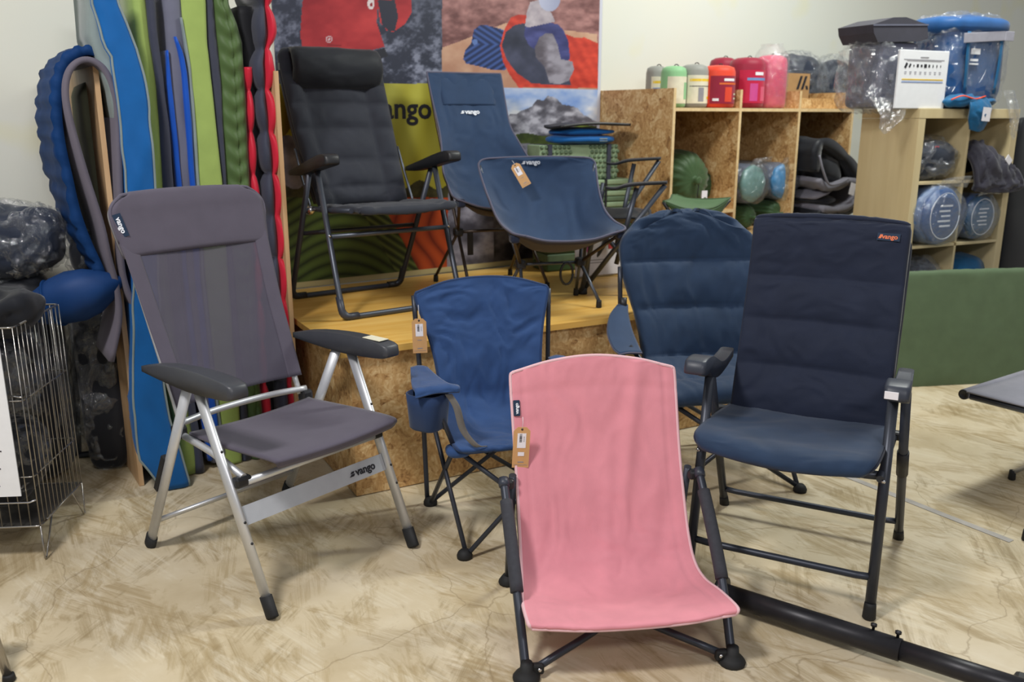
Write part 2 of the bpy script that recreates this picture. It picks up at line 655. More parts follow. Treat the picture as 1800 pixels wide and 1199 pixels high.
M = dict(
    floor=concrete('worn_concrete'), wall=plaster('cream_plaster'), osb=osb('pressed_strand_board'),
    ochre=ply('varnished_ply', 'd9a54c', 'e8bd6a', rough=.35), plyedge=ply('raw_ply', 'b08a62', 'cfae85', sc=(20, 20, 3)),
    birch=ply('birch_veneer', 'c9b78c', 'd6c69c', sc=(14, 14, 1.2)), osbedge=ply('board_edge', 'd2b483', 'e2c99c', sc=(30, 30, 30)),
    alu=plain('brushed_aluminium', 'd2d4d8', .42, .65, var=.03), aluflat=plain('flat_aluminium', 'd2d6dc', .42, .5, var=.03),
    gun=plain('gunmetal_tube', '50555f', .38, .55, var=.05), dgun=plain('dark_grey_tube', '3b3f49', .4, .45, var=.05),
    brown=plain('bronze_tube', '4a403a', .4, .5), chrome=plain('chrome_wire', 'a5a19b', .25, .9), rivet=plain('steel_rivet', 'd0d0d4', .2, 1.0),
    black=plain('black_plastic', '1c1d21', .45), rubber=plain('black_rubber', '17181a', .7), darkplastic=plain('charcoal_plastic', '3a3c42', .42, spec=.5),
    navyplastic=plain('dark_blue_grey_plastic', '2f3440', .45),
    greymesh=fabric('grey_mesh_sling', '565260', .7, .05, 700, alpha=.72), greysling=fabric('grey_sling', '544f5c', .75, .05, 700), greyhem=fabric('grey_hem', '575361', .7, .04, 600),
    blackpad=fabric('black_padding', '2b2e37', .72, .08, 500), blackpil=fabric('black_pillow_cloth', '1d2026', .55, .05, 400),
    navy=fabric('navy_cloth', '2b3f5c', .75, .08), navydk=fabric('dark_navy_cloth', '1f2639', .72, .08), navymoon=fabric('deep_blue_cloth', '22354f', .7, .1),
    blue=fabric('blue_cloth', '2c4876', .75, .1), bluehem=fabric('blue_hem', '22375c', .75, .05), pink=fabric('pink_canvas', 'd68b96', .85, .05, 900),
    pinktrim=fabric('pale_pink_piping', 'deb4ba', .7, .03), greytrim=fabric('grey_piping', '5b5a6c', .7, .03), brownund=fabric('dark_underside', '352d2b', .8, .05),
    foam=plain('dark_foam_sleeve', '34353c', .85, var=.1, scale=80), webb=fabric('grey_webbing', '6d6a66', .8, .05), kraft=plain('kraft_card', 'c89a66', .7, var=.06),
    paper=plain('white_paper', 'e6e4ea', .6, var=.02), ink=plain('black_print', '22222a', .6), greyink=plain('grey_print', '8c8a90', .6), whiteink=plain('white_print', 'e4e8f0', .5),
    orange=plain('orange_print', 'd8662c', .5), navylabel=fabric('navy_label', '1f3148', .6, .03), film=film('clear_plastic_film'), film2=film('milky_plastic_film', fac=.12, rough=.14),
    palebag=film('pale_plastic_bag', (.92, .95, .98), .09, .12),
    sky=fabric('light_blue_mat', '0c5a9e', .6, .06, 0), skyshade=fabric('grey_green_mat', '7f8c8c', .7, .06, 0), lime=fabric('lime_mat', '94aa5c', .65, .06, 0), limedk=fabric('olive_lime_mat', '7f9446', .65, .06, 0),
    slate=fabric('slate_mat', '3a3d4c', .65, .08, 0), greymat=fabric('grey_mat', '66687a', .65, .06, 0), royal=fabric('royal_blue_mat', '0f4cae', .5, .06, 0), forest=fabric('forest_mat', '4c6338', .5, .1, 0),
    red=fabric('red_mat', 'c22238', .45, .06, 0), darkmat=fabric('black_mat', '17181d', .6, .06, 0), foamgrey=fabric('grey_foam', '66616c', .85, .05, 0), foamdk=fabric('dark_foam', '35322f', .9, .1, 0),
    quilt=fabric('navy_quilted_nylon', '173766', .6, .15, 0, 0.0, .06), olive=fabric('olive_mat', '5c5e4c', .8, .08, 0), greenmat=fabric('green_foam_mat', '55674c', .6, .06, 500),
    greenfoam=plain('sage_foam', '8fa583', .7, var=.08), greenfoamd=plain('dark_sage_foam', '5f7458', .75, var=.1), greensack=fabric('green_ripstop', '3b5434', .5, .12, 0), greenseat=fabric('green_stool_cloth', '4a6644', .7, .08),
    pumpblue=fabric('pump_sack_blue', '16386a', .55, .08, 0, 0.0, .2), bagblue=fabric('blue_sack', '1f4f86', .5, .1, 0), teal=fabric('teal_sack', '12547e', .5, .1, 0), bagnavy=fabric('dark_slate_sack', '2c3342', .5, .12, 0), bagsteel=fabric('steel_blue_sack', '4d6a94', .5, .1, 0),
    bagblack=fabric('black_sack', '1c1e24', .45, .1, 0), baggrey=fabric('grey_sack', '5d5f70', .6, .08, 0), lining=fabric('grey_lining', '7b7a84', .7, .08, 0), plum=fabric('dark_plum_sack', '35343f', .55, .1, 0),
    cyan=fabric('cyan_sack', '2f87bd', .4, .08, 0), seafoam=fabric('seafoam_sack', '6f9a94', .4, .08, 0), slateroll=fabric('slate_roll', '5d6475', .6, .08, 0),
    canred=fabric('dark_red_can', '8f2038', .5, .06, 0), cancrim=fabric('crimson_can', 'b81f42', .5, .06, 0), canor=fabric('orange_red_can', 'd8442e', .5, .06, 0), cangreen=fabric('light_green_can', '86b887', .5, .06, 0), cangrey=fabric('stone_can', '8d8e88', .5, .06, 0), canpink=fabric('rose_roll', 'd0506f', .5, .06, 0),
    card=plain('cardboard', 'b08a5c', .75, var=.05), cream=plain('cream_label', 'd9d4bd', .6), yellow=plain('yellow_print', 'e3bf2e', .55), redink=plain('red_print', 'd0474e', .55), pinkink=plain('magenta_print', 'c2468a', .55), blueink=plain('blue_print', '6d8cc0', .55),
    orangecord=plain('orange_cord', 'e2532f', .6), greypaint=plain('grey_floor_paint', 'a9a49e', .7, var=.15, scale=12), cotgrey=fabric('grey_cot_cloth', '80808a', .75, .06), boardwhite=plain('acrylic_white', 'eceef2', .3, var=.02), print=vcol('banner_print'), iron=plain('black_iron', '2b2a2e', .4, .4, var=.12),
    stripe=plain('sole_grey', '9b9aa6', .6),
)

_textcache = {}


def text_mesh(body, size, extr=.0006, bold=.0, shear=0.0, font_mat=None):
    k = (body, size, extr, bold, shear, font_mat.name)
    if k in _textcache:
        return _textcache[k]
    cu = bpy.data.curves.new('txt', 'FONT')
    cu.body = body
    cu.size = size
    cu.extrude = extr
    cu.offset = bold * size
    cu.shear = shear
    cu.align_x = 'CENTER'
    cu.align_y = 'CENTER'
    cu.resolution_u = 3
    o = bpy.data.objects.new('txt', cu)
    C.objects.link(o)
    dg = bpy.context.evaluated_depsgraph_get()
    me = bpy.data.meshes.new_from_object(o.evaluated_get(dg))
    bpy.data.objects.remove(o)
    me.materials.clear()
    me.materials.append(font_mat)
    _textcache[k] = me
    return me


def place(o, origin, ax, ay):
    """put a flat object at origin with local x along ax, y along ay (parent space)"""
    x = Vector([float(q) for q in ax]).normalized()
    y = Vector([float(q) for q in ay])
    z = x.cross(y).normalized()
    y = z.cross(x)
    m = Matrix((x, y, z)).transposed().to_4x4()
    m.translation = Vector([float(q) for q in origin])
    o.matrix_local = m
    return o


def logo(parent, origin, ax, ay, size, m, off=.002, name='printed_logo', bold=.03):
    x = Vector([float(q) for q in ax]).normalized()
    y = Vector([float(q) for q in ay]).normalized()
    z = x.cross(y).normalized()
    o = obj(name, text_mesh('vango', size, .0004, bold, .0, m), None, parent)
    p = Vector([float(q) for q in origin]) + z * off
    place(o, p, x, y)
    mk = MB()
    h = size * .42
    mk.prism([(-h * .9, -h * .62), (h * .3, -h * .62), (h * .75, -h * .1), (-h * .2, -h * .1)], 'z', -.0004, .0004)
    mk.prism([(-h * .5, 0), (h * .4, 0), (h * .75, h * .45), (-h * .05, h * .45)], 'z', -.0004, .0004)
    q = obj('logo_mark', mk, m, parent)
    hw = max(v.co.x for v in o.data.vertices)
    place(q, p - x * (hw + size * .42), x, y)
    return o


def surf(mb, u, v, off=.001):
    """point on the front face of a sheet with its two tangents"""
    A = mb.front
    nv, nu = A.shape[:2]
    i, k = int(round(v * (nv - 1))), int(round(u * (nu - 1)))
    i0, i1, k0, k1 = max(i - 3, 0), min(i + 3, nv - 1), max(k - 3, 0), min(k + 3, nu - 1)
    return A[i, k] + mb.norm[i, k] * off, A[i, k1] - A[i, k0], A[i1, k] - A[i0, k]


def logo_on(parent, mb, u, v, size, m, off=.002):
    p, ax, ay = surf(mb, u, v, 0)
    ax = np.array(ax); ay = np.array(ay)
    return logo(parent, p, ax, ay, size, m, off)


def piping(mb, pts, r, seg=6):
    mb.tube(list(pts), r, seg)
    return mb


def quilt(vs, us=(), base=.004, amp=.016, sharp=.5):
    """half-thickness: padded cushions between seams at v in vs (and u in us)"""
    def f(u, v):
        def bag(x, seams):
            k = np.zeros_like(x)
            for a, b in zip(seams[:-1], seams[1:]):
                t = np.clip((x - a) / (b - a), 0, 1)
                k = np.where((x >= a) & (x <= b), np.abs(np.sin(math.pi * t)) ** sharp, k)
            return k
        k = bag(v, vs)
        if us:
            k = k * bag(u, us)
        else:
            k = k * np.clip(np.sin(math.pi * np.clip(u, .001, .999)), 0, 1) ** .3
        return base + amp * k
    return f
# ------------------------------------------------------------------ setting
fl = MB()
fl.add([(-5, -1.5, 0), (6.5, -1.5, 0), (6.5, 11, 0), (-5, 11, 0)], [(0, 1, 2, 3)], False)
floor = struct('floor', fl, M['floor'])
wl = MB()
a_, b_ = W(-4.2, 0, 0), W(8.5, 0, 0)
th = -WN * .2
hgt = 3.9
q = [a_, b_, b_ + th, a_ + th]
wl.add(q + [p + np.array([0, 0, hgt]) for p in q], [(0, 1, 5, 4), (1, 2, 6, 5), (2, 3, 7, 6), (3, 0, 4, 7), (4, 5, 6, 7), (0, 3, 2, 1)], False)
struct('wall_back', wl, M['wall'])
bbd = MB()
p0, p1 = W(-4.2, .001, 0), W(.05, .001, 0)
pp = [p0, p1, p1 + WN * .012, p0 + WN * .012]
bbd.add(pp + [p + np.array([0, 0, .07]) for p in pp], [(0, 1, 5, 4), (1, 2, 6, 5), (2, 3, 7, 6), (3, 0, 4, 7), (4, 5, 6, 7), (0, 3, 2, 1)], False)
struct('baseboard_back', bbd, M['wall'])
# painted line on the floor
mk = MB()
pts = [atz(x, y) for x, y in ((1440, 818), (1560, 866), (1660, 906), (1778, 952))]
L_, R_ = [], []
for i, p in enumerate(pts):
    d = pts[min(i + 1, 3)] - pts[max(i - 1, 0)]
    n = np.array([-d[1], d[0], 0]) / np.linalg.norm(d)
    L_.append(p + n * .016 + [0, 0, .0015]); R_.append(p - n * .016 + [0, 0, .0015])
mk.add(L_ + R_, [(i, i + 4, i + 5, i + 1) for i in range(3)], False)
struct('floor_line', mk, M['greypaint'], floor)

# ------------------------------------------------------------------ platform
PA = R(28.5)
PU = np.array([math.cos(PA), math.sin(PA), 0]); PV = np.array([-math.sin(PA), math.cos(PA), 0])
PC = np.array([-.606, 3.186, 0])


def PL(u, v, z=.6):
    return PC + PU * u + PV * v + np.array([0, 0, z])


plat = thing('display_platform', 'low display platform with yellow varnished top and pressed strand board front', 'platform', PC, PA)
pl = MB()
depthL, depthR, plen = 1.235, 1.40, 2.06
pl.prism([(-.045, -.03), (plen, -.03), (plen, depthR), (-.045, depthL)], 'z', .575, .60)
pl.build('platform_top', M['ochre'], plat)
x = MB(); x.prism([(0, 0), (plen - .02, 0), (plen - .02, .02), (0, .02)], 'z', .004, .574); x.build('front_panel', M['osb'], plat)
x = MB(); x.prism([(0, .021), (.02, .021), (.02, depthL - .01), (0, depthL - .01)], 'z', .004, .574); x.build('side_panel', M['osb'], plat)
x = MB(); x.prism([(plen - .04, .021), (plen - .02, .021), (plen - .02, depthR - .02), (plen - .04, depthR - .02)], 'z', .004, .574); x.build('side_panel', M['osb'], plat)


# ------------------------------------------------------------------ chairs: shared bits
def V3(*a): return np.array(a, float)


def mirror(fn):
    for s in (-1, 1):
        fn(s)


def foot_plug(parent, p, r, h=.04, m=None, name='foot_cap', d=(0, 0, 1)):
    mb = MB()
    mb.lathe([(r * .92, 0), (r * 1.12, .004), (r, h * .8), (r * .95, h)], p, d, 14)
    return mb.build(name, m or M['rubber'], parent)


def rivet(parent, p, axis=(0, -1, 0), r=.006):
    mb = MB()
    mb.lathe([(r, 0), (r, .002), (r * .6, .004)], p, axis, 10)
    return mb.build('rivet', M['rivet'], parent)


def arm_profile(parent, w, prof, half, m, lean=0.0, name='armrest', w2=None):
    """armrest: side profile (y,z) extruded to half width, rounded edges"""
    n = len(prof)
    mb = MB()
    rings = []
    cy = sum(p[0] for p in prof) / n; cz = sum(p[1] for p in prof) / n
    for (t, sc) in ((-1, .72), (-.86, .93), (-.6, 1), (.6, 1), (.86, .93), (1, .72)):
        ring = []
        for (y, z) in prof:
            yy = cy + (y - cy) * (1 - (1 - sc) * .25)
            zz = z
            # soften top/bottom toward the local centre line
            zc = np.interp(-y, [-p[0] for p in sorted(prof, key=lambda p: -p[0])], [p[1] for p in sorted(prof, key=lambda p: -p[0])])
            zz = z - (z - cz) * (1 - sc) * .18
            ww = half if w2 is None else np.interp(yy, [min(p[0] for p in prof), max(p[0] for p in prof)], [half, w2])
            ring.append((w + t * ww + lean * (yy - cy), yy, zz))
        rings.append(ring)
    vs = [p for r in rings for p in r]
    fs = []
    for i in range(len(rings) - 1):
        for k in range(n):
            k2 = (k + 1) % n
            fs.append((i * n + k, i * n + k2, (i + 1) * n + k2, (i + 1) * n + k))
    fs.append(tuple(reversed(range(n))))
    fs.append(tuple((len(rings) - 1) * n + k for k in range(n)))
    mb.add(vs, fs, True)
    o = mb.build(name, m, parent)
    return o


def smoothprof(top, bot, n=14):
    """top: back->front, bottom: front->back"""
    t = [tuple(p[1:]) for p in cr([(0, *p) for p in top], n)]
    b = [tuple(p[1:]) for p in cr([(0, *p) for p in bot], n)]
    return t + b


def price_tag(label, loc, rz, rx=0.0, ry=0.0, size=(.048, .125), strlen=.05, sticker=False, name='price_tag'):
    t = thing(name, label, 'tag', loc, rz)
    t.rotation_euler = (rx, ry, rz)
    w_, h_ = size[0] / 2, size[1]
    c = MB()
    ch = .012
    c.prism([(-w_, -h_), (w_, -h_), (w_, -ch), (w_ - ch, 0), (-w_ + ch, 0), (-w_, -ch)], 'y', -.0008, .0008)
    c.build('card', M['kraft'], t)
    lb = MB(); lb.box((0, -.0013, -h_ * .33), (size[0] * .52, .0006, h_ * .36)); lab = lb.build('barcode_label', M['paper'], t)
    bc = MB()
    rnd = random.Random(5)
    xx = -size[0] * .02
    for k in range(11):
        hh = rnd.choice((.0012, .0018, .0026))
        bc.box((-size[0] * .06, -.0018, -h_ * .36 + k * .0024), (size[0] * .15, .0004, hh * .6))
    for k in range(4):
        bc.box((size[0] * .14, -.0018, -h_ * .24 - k * .0045), (size[0] * .07, .0004, .0012))
    bc.build('barcode', M['ink'], lab)['kind'] = 'stuff'
    tx = MB()
    tx.box((0, -.0013, -h_ * .86), (size[0] * .36, .0005, .003))
    tx.box((0, -.0013, -h_ * .93), (size[0] * .8, .0005, .0008))
    tx.box((0, -.0013, -h_ * .62), (size[0] * .3, .0005, .002))
    tx.build('printed_text', M['greyink'], t)['kind'] = 'stuff'
    if sticker:
        k = MB(); k.box((0, -.0016, -h_ * .66), (size[0] * .38, .0008, .012)); k.build('sticker', M['paper'], t)
    st = MB()
    st.tube([(0, -.001, -.006), (.001, 0, strlen * .5), (.0, .004, strlen)], .0008, 5)
    st.build('string', M['paper'], t)
    rg = MB(); rg.lathe([(.0035, 0), (.0035, .0006), (.002, .0008)], (0, -.0008, -.007), (0, -1, 0), 12); rg.build('hole_ring', M['black'], t)
    return t


# ------------------------------------------------------------------ 1. grey aluminium recliner
def make_grey():
    t = thing('recliner_chair', 'tall grey mesh reclining chair with silver aluminium frame on concrete floor', 'chair', (-.761, 2.746, 0), R(50.4))
    for s in (-1, 1):
        top = V3(s * .294, -.014, .655); ft = V3(s * .289, -.309, .0)
        d = (top - ft) / np.linalg.norm(top - ft)
        mb = MB(); mb.tube([ft + d * .055, top], .016, 14, flat=(.0125, .021), up=(1, 0, 0)); lg = mb.build('front_leg', M['alu'], t)
        cp = MB(); cp.tube([ft + d * .004, ft + d * .012, ft + d * .07], .02, 14, flat=(.0165, .0255), up=(1, 0, 0)); cp.build('foot_cap', M['rubber'], t)
        for k in (.235, .30, .52):
            rivet(lg, ft + d * k + V3(0, -.021, .004) * .9, (0, -1, .4), .0045).data.materials[0] = M['black']
        top = V3(s * .287, .05, .65); ft = V3(s * .285, .404, 0)
        d = (top - ft) / np.linalg.norm(top - ft)
        mb = MB(); mb.tube([ft + d * .04, top], .016, 14, flat=(.0115, .021), up=(1, 0, 0)); lg = mb.build('rear_leg', M['alu'], t)
        cp = MB(); cp.tube([ft + d * .006, ft + d * .012, ft + d * .05], .02, 14, flat=(.0155, .026), up=(1, 0, 0)); cp.build('foot_cap', M['rubber'], t)
        br = MB(); br.box(ft + d * .34 + V3(s * .004, .022, .01), (.016, .02, .15), M=Matrix.Rotation(.49, 4, 'X')); br.build('adjuster', M['black'], t)
        pr = smoothprof([(.29, .672), (.16, .700), (0, .715), (-.12, .716), (-.205, .712), (-.232, .703)], [(-.236, .685), (-.225, .664), (-.12, .652), (0, .645), (.15, .648), (.29, .655)])
        a = arm_profile(t, s * .292, pr, .033, M['darkplastic'], name='armrest', w2=.018)
        if s > 0:
            st = MB(); st.box((s * .292, -.15, .7175), (.042, .085, .002), bev=.0005); st.build('price_sticker', M['cream'], a)
    # lower cross plate with logo
    mb = MB(); mb.box((0, -.178, .285), (.555, .010, .058), M=Matrix.Rotation(-.42, 4, 'X')); pl_ = mb.build('front_plate', M['aluflat'], t)
    up = V3(0, -math.sin(.42), math.cos(.42)); up = V3(0, .42, .91)
    logo(pl_, (.195, -.1827, .287), (1, 0, 0), (0, math.sin(.42), math.cos(.42)), .036, M['ink'], .0015)
    mb = MB(); mb.tube([(-.285, .352, .108), (.285, .352, .108)], .01, 12, flat=(.009, .021), up=(0, .5, .86)); mb.build('rear_crossbar', M['alu'], t)
    # seat tubes
    mb = MB(); mb.tube([(-.25, -.168, .385), (.25, -.168, .385)], .0115, 12); mb.build('seat_crossbar', M['alu'], t)
    for s in (-1, 1):
        mb = MB(); mb.box((s * .262, -.160, .388), (.055, .032, .032), bev=.008); mb.build('joint_block', M['black'], t)
        mb = MB(); mb.tube(fillet([(s * .258, -.165, .40), (s * .25, .0, .433), (s * .243, .215, .448)], .1), .0115, 10); mb.build('seat_rail', M['alu'], t)
        mb = MB(); mb.box((s * .25, .195, .458), (.04, .045, .045), bev=.010); mb.build('hinge_block', M['black'], t)
    mb = MB(); mb.tube(cr([(-.25, .19, .485), (-.13, .212, .488), (0, .218, .489), (.13, .212, .488), (.25, .19, .485)], 20), .0115, 10); mb.build('back_crossbar', M['alu'], t)
    # back frame tube follows the sling edge
    pts = [(-.234, .175, .465), (-.232, .215, .56), (-.237, .322, .826), (-.250, .405, 1.08), (-.250, .445, 1.14), (-.21, .462, 1.168), (0, .466, 1.172), (.21, .462, 1.168), (.250, .445, 1.14), (.250, .405, 1.08), (.237, .322, .826), (.232, .215, .56), (.234, .175, .465)]
    mb = MB(); mb.tube(fillet([V3(*p) + V3(0, .030, 0) for p in pts], .05, 3), .010, 10); mb.build('back_frame', M['alu'], t)
    # slings
    rows = []
    for (y, z, w_) in ((-.287, .452, .222), (-.296, .466, .232), (-.285, .478, .24), (-.15, .472, .246), (.0, .462, .245), (.16, .455, .236)):
        rows.append([(-w_, y, z), (-w_ * .5, y + .002, z - .008), (0, y + .004, z - .012), (w_ * .5, y + .002, z - .008), (w_, y, z)])
    mb = MB(); mb.sheet(rows, 26, 34, .010); mb.build('seat_sling', M['greysling'], t)
    rows = []
    bk = ((.205, .535, .245), (.255, .66, .25), (.313, .80, .256), (.36, .93, .264), (.398, 1.04, .272), (.415, 1.085, .277))
    for (y, z, w_) in bk:
        rows.append([(-w_, y, z), (-w_ * .5, y + .014, z), (0, y + .02, z), (w_ * .5, y + .014, z), (w_, y, z)])
    mb = MB(); mb.sheet(rows, 30, 50, .004); mb.build('back_sling', M['greymesh'], t)
    for s in (-1, 1):   # sewn sleeves along both edges
        mb = MB()
        rr = []
        for (y, z, w_) in bk:
            rr.append([(s * w_ - .002, y - .004, z), (s * (w_ - .03), y + .001, z), (s * (w_ - .052), y + .004, z)][::s * -1] if True else None)
        mb.sheet(rr, 8, 40, .003); mb.build('edge_sleeve', M['greysling'], t)
    rows = []
    for (y, z, w_) in ((.392, 1.00, .270), (.412, 1.06, .277), (.43, 1.12, .282), (.438, 1.155, .275), (.446, 1.180, .245), (.451, 1.192, .21), (.46, 1.196, .20)):
        rows.append([(-w_, y, z), (-w_ * .5, y + .006, z + .004), (0, y + .008, z + .005), (w_ * .5, y + .006, z + .004), (w_, y, z)])
    mb = MB(); mb.sheet(rows, 36, 30, .028, puff=lambda u, v: .006 + .010 * np.clip(np.sin(math.pi * np.clip(v, 0, 1)), 0, 1) ** .5); hd = mb.build('headrest', M['greysling'], t)
    pm = MB(); e = cr([(-.272, .405, 1.05), (-.284, .42, 1.12), (-.277, .432, 1.158), (-.247, .440, 1.186), (-.205, .447, 1.198), (0, .455, 1.203), (.205, .447, 1.198), (.247, .440, 1.186), (.277, .432, 1.158), (.284, .42, 1.12), (.272, .405, 1.05)], 50)
    pm.tube(e, .006, 6); pm.build('piping', M['greyhem'], hd)
    lb = MB(); lb.box((0, 0, 0), (.075, .026, .0012)); lo = lb.build('brand_label', M['navylabel'], t)
    ax = V3(.022, -.02, -.10)
    place(lo, (-.262, .4085, 1.105), ax, (1, -.25, .15))
    tx = obj('printed_logo', text_mesh('vango', .022, .0004, .03, 0, M['whiteink']), None, lo)
    place(tx, (0, 0, .0016), (1, 0, 0), (0, 1, 0))
    return t


make_grey()


# ------------------------------------------------------------------ 2. black padded recliner on the platform
def make_black():
    t = thing('recliner_chair', 'black padded reclining chair with head pillow standing on the yellow platform', 'chair', (-.611, 4.001, .6), R(36.5))
    for nm, top, bot, yy in (('front_frame', (.29, -.027, .635), (.297, -.227, .013), -.3), ('rear_frame', (.305, .018, .615), (.292, .327, .013), .3)):
        tx, ty, tz = top; bx, by, bz = bot
        mb = MB(); mb.tube(fillet([(-tx, ty, tz), (-bx, by, bz), (bx, by, bz), (tx, ty, tz)], .055), .0125, 12); mb.build(nm, M['gun'] if yy < 0 else M['dgun'], t)
    for s in (-1, 1):   # plastic corner sleeves
        mb = MB(); mb.tube(fillet([(s * .2965, -.195, .10), (s * .297, -.227, .0155), (s * .225, -.227, .0155)], .05), .0155, 12); mb.build('corner_sleeve', M['navyplastic'], t)
        mb = MB(); mb.tube(fillet([(s * .293, .292, .10), (s * .292, .327, .0155), (s * .22, .327, .0155)], .05), .0155, 12); mb.build('corner_sleeve', M['black'], t)
        pr = smoothprof([(.225, .605), (.10, .635), (-.05, .672), (-.15, .692), (-.19, .690), (-.203, .68)], [(-.205, .662), (-.195, .648), (-.1, .630), (.02, .606), (.12, .590), (.225, .586)])
        arm_profile(t, s * .297, pr, .034, M['black'], name='armrest', w2=.02)
        mb = MB(); mb.tube([(s * .262, .13, .445), (s * .268, -.02, .448), (s * .258, -.27, .465)], .011, 10); mb.build('seat_rail', M['dgun'], t)
        mb = MB(); mb.tube(cr([(s * .262, .12, .44), (s * .264, .2, .58), (s * .262, .26, .70)], 12), .006, 8); mb.build('recline_rod', M['gun'], t)
        mb = MB(); mb.lathe([(.02, -.018), (.022, 0), (.016, .018), (.009, .024)], (s * .27, .112, .438), (0, -1, .2), 14); mb.build('pivot_knob', M['rivet'], t)
        rivet(t, (s * .297, -.135, .352), (0, -1, .1))
    mb = MB(); mb.tube([(-.285, -.121, .346), (.285, -.121, .346)], .0105, 10); mb.build('front_crossbar', M['gun'], t)
    mb = MB(); mb.tube([(-.285, .17, .33), (.285, .17, .33)], .010, 10); mb.build('rear_crossbar', M['dgun'], t)
    rows = []
    for (y, z, w_) in ((-.298, .452, .225), (-.285, .466, .238), (-.15, .462, .243), (.0, .45, .24), (.13, .44, .235)):
        rows.append([(-w_, y, z), (-w_ * .5, y, z - .005), (0, y, z - .008), (w_ * .5, y, z - .005), (w_, y, z)])
    mb = MB(); mb.sheet(rows, 28, 40, puff=quilt((0, .3, .62, 1), (0, .16, .84, 1), .008, .014), wr=.004, wf=(5, 5)); mb.build('seat_pad', M['blackpad'], t)
    rows = []
    for (y, z, w_) in ((.125, .445, .225), (.165, .53, .232), (.268, .731, .248), (.345, .92, .253), (.411, 1.085, .255), (.428, 1.115, .250), (.44, 1.122, .24)):
        rows.append([(-w_, y - .012, z), (-w_ * .5, y + .006, z), (0, y + .01, z), (w_ * .5, y + .006, z), (w_, y - .012, z)])
    sm = (0, .155, .258, .375, .469, .60, 1)
    mb = MB(); mb.sheet(rows, 44, 90, puff=quilt(sm, (0, .17, .80, 1), .006, .030, .5), wr=.005, wf=(6, 9), seed=2); mb.build('back_pad', M['blackpad'], t)
    mb = MB(); mb.tube(fillet([(-.215, .17, .46), (-.24, .305, .75), (-.243, .445, 1.10), (.243, .445, 1.10), (.24, .305, .75), (.215, .17, .46)], .06), .011, 10); mb.build('back_frame', M['dgun'], t)
    # bolster head pillow
    rows = []
    for a in np.linspace(-2.2, 1.3, 9):
        yy, zz = .372 - .052 * math.cos(a), 1.045 + .075 * math.sin(a) + .012
        rows.append([(-.20, yy + .015, zz), (-.185, yy, zz), (-.06, yy - .006, zz), (.07, yy - .006, zz), (.195, yy, zz), (.21, yy + .015, zz)])
    rows.append([(-.20, .42, 1.135), (-.185, .425, 1.137), (-.06, .43, 1.14), (.07, .43, 1.14), (.195, .425, 1.137), (.21, .42, 1.135)])
    mb = MB(); mb.sheet(rows, 36, 40, puff=lambda u, v: .008 + .020 * np.sin(math.pi * np.clip(u, 0, 1)) ** .4 * np.sin(math.pi * v) ** .5, wr=.005, wf=(5, 4), seed=4); mb.build('head_pillow', M['blackpil'], t)
    lb = MB(); lb.box((-.255, .398, 1.06), (.004, .012, .03)); lb.build('brand_label', M['skyshade'], t)
    return t


make_black()


# ------------------------------------------------------------------ 3/4. pole-frame camp chairs (tall and low)
def pole_chair(t, hub, ff, rf, seatf, backpts, tube_m, r=.008):
    hw, hy, hz = hub
    for s in (-1, 1):
        h = V3(s * hw, hy, hz)
        mb = MB(); mb.box(h, (.045, .05, .045), bev=.012); mb.build('hub', M['black'], t)
        f = V3(s * ff[0], ff[1], 0)
        mb = MB(); mb.tube([h, f + V3(0, 0, .03)], r, 10); mb.build('leg', tube_m, t)
        foot_plug(t, f, r * 1.5, .035)
        f = V3(s * rf[0], rf[1], 0)
        mb = MB(); mb.tube([h, f + V3(0, 0, .03)], r, 10); mb.build('leg', tube_m, t)
        foot_plug(t, f, r * 1.5, .035)
        mb = MB(); mb.tube([h, V3(s * seatf[0], seatf[1], seatf[2])], r, 10); mb.build('seat_pole', M['brown'], t)
        mb = MB(); mb.tube(cr([h] + [V3(s * p[0], p[1], p[2]) for p in backpts], 16), r, 10); mb.build('back_pole', tube_m, t)
        mb = MB(); mb.box(V3(s * (seatf[0] - .01), seatf[1] + .01, seatf[2] - .012), (.04, .05, .04), bev=.012); mb.build('corner_pocket', M['navydk'], t)
    mb = MB(); mb.tube([(-hw, hy, hz), (hw, hy, hz)], r * .95, 10); mb.build('crossbar', tube_m, t)


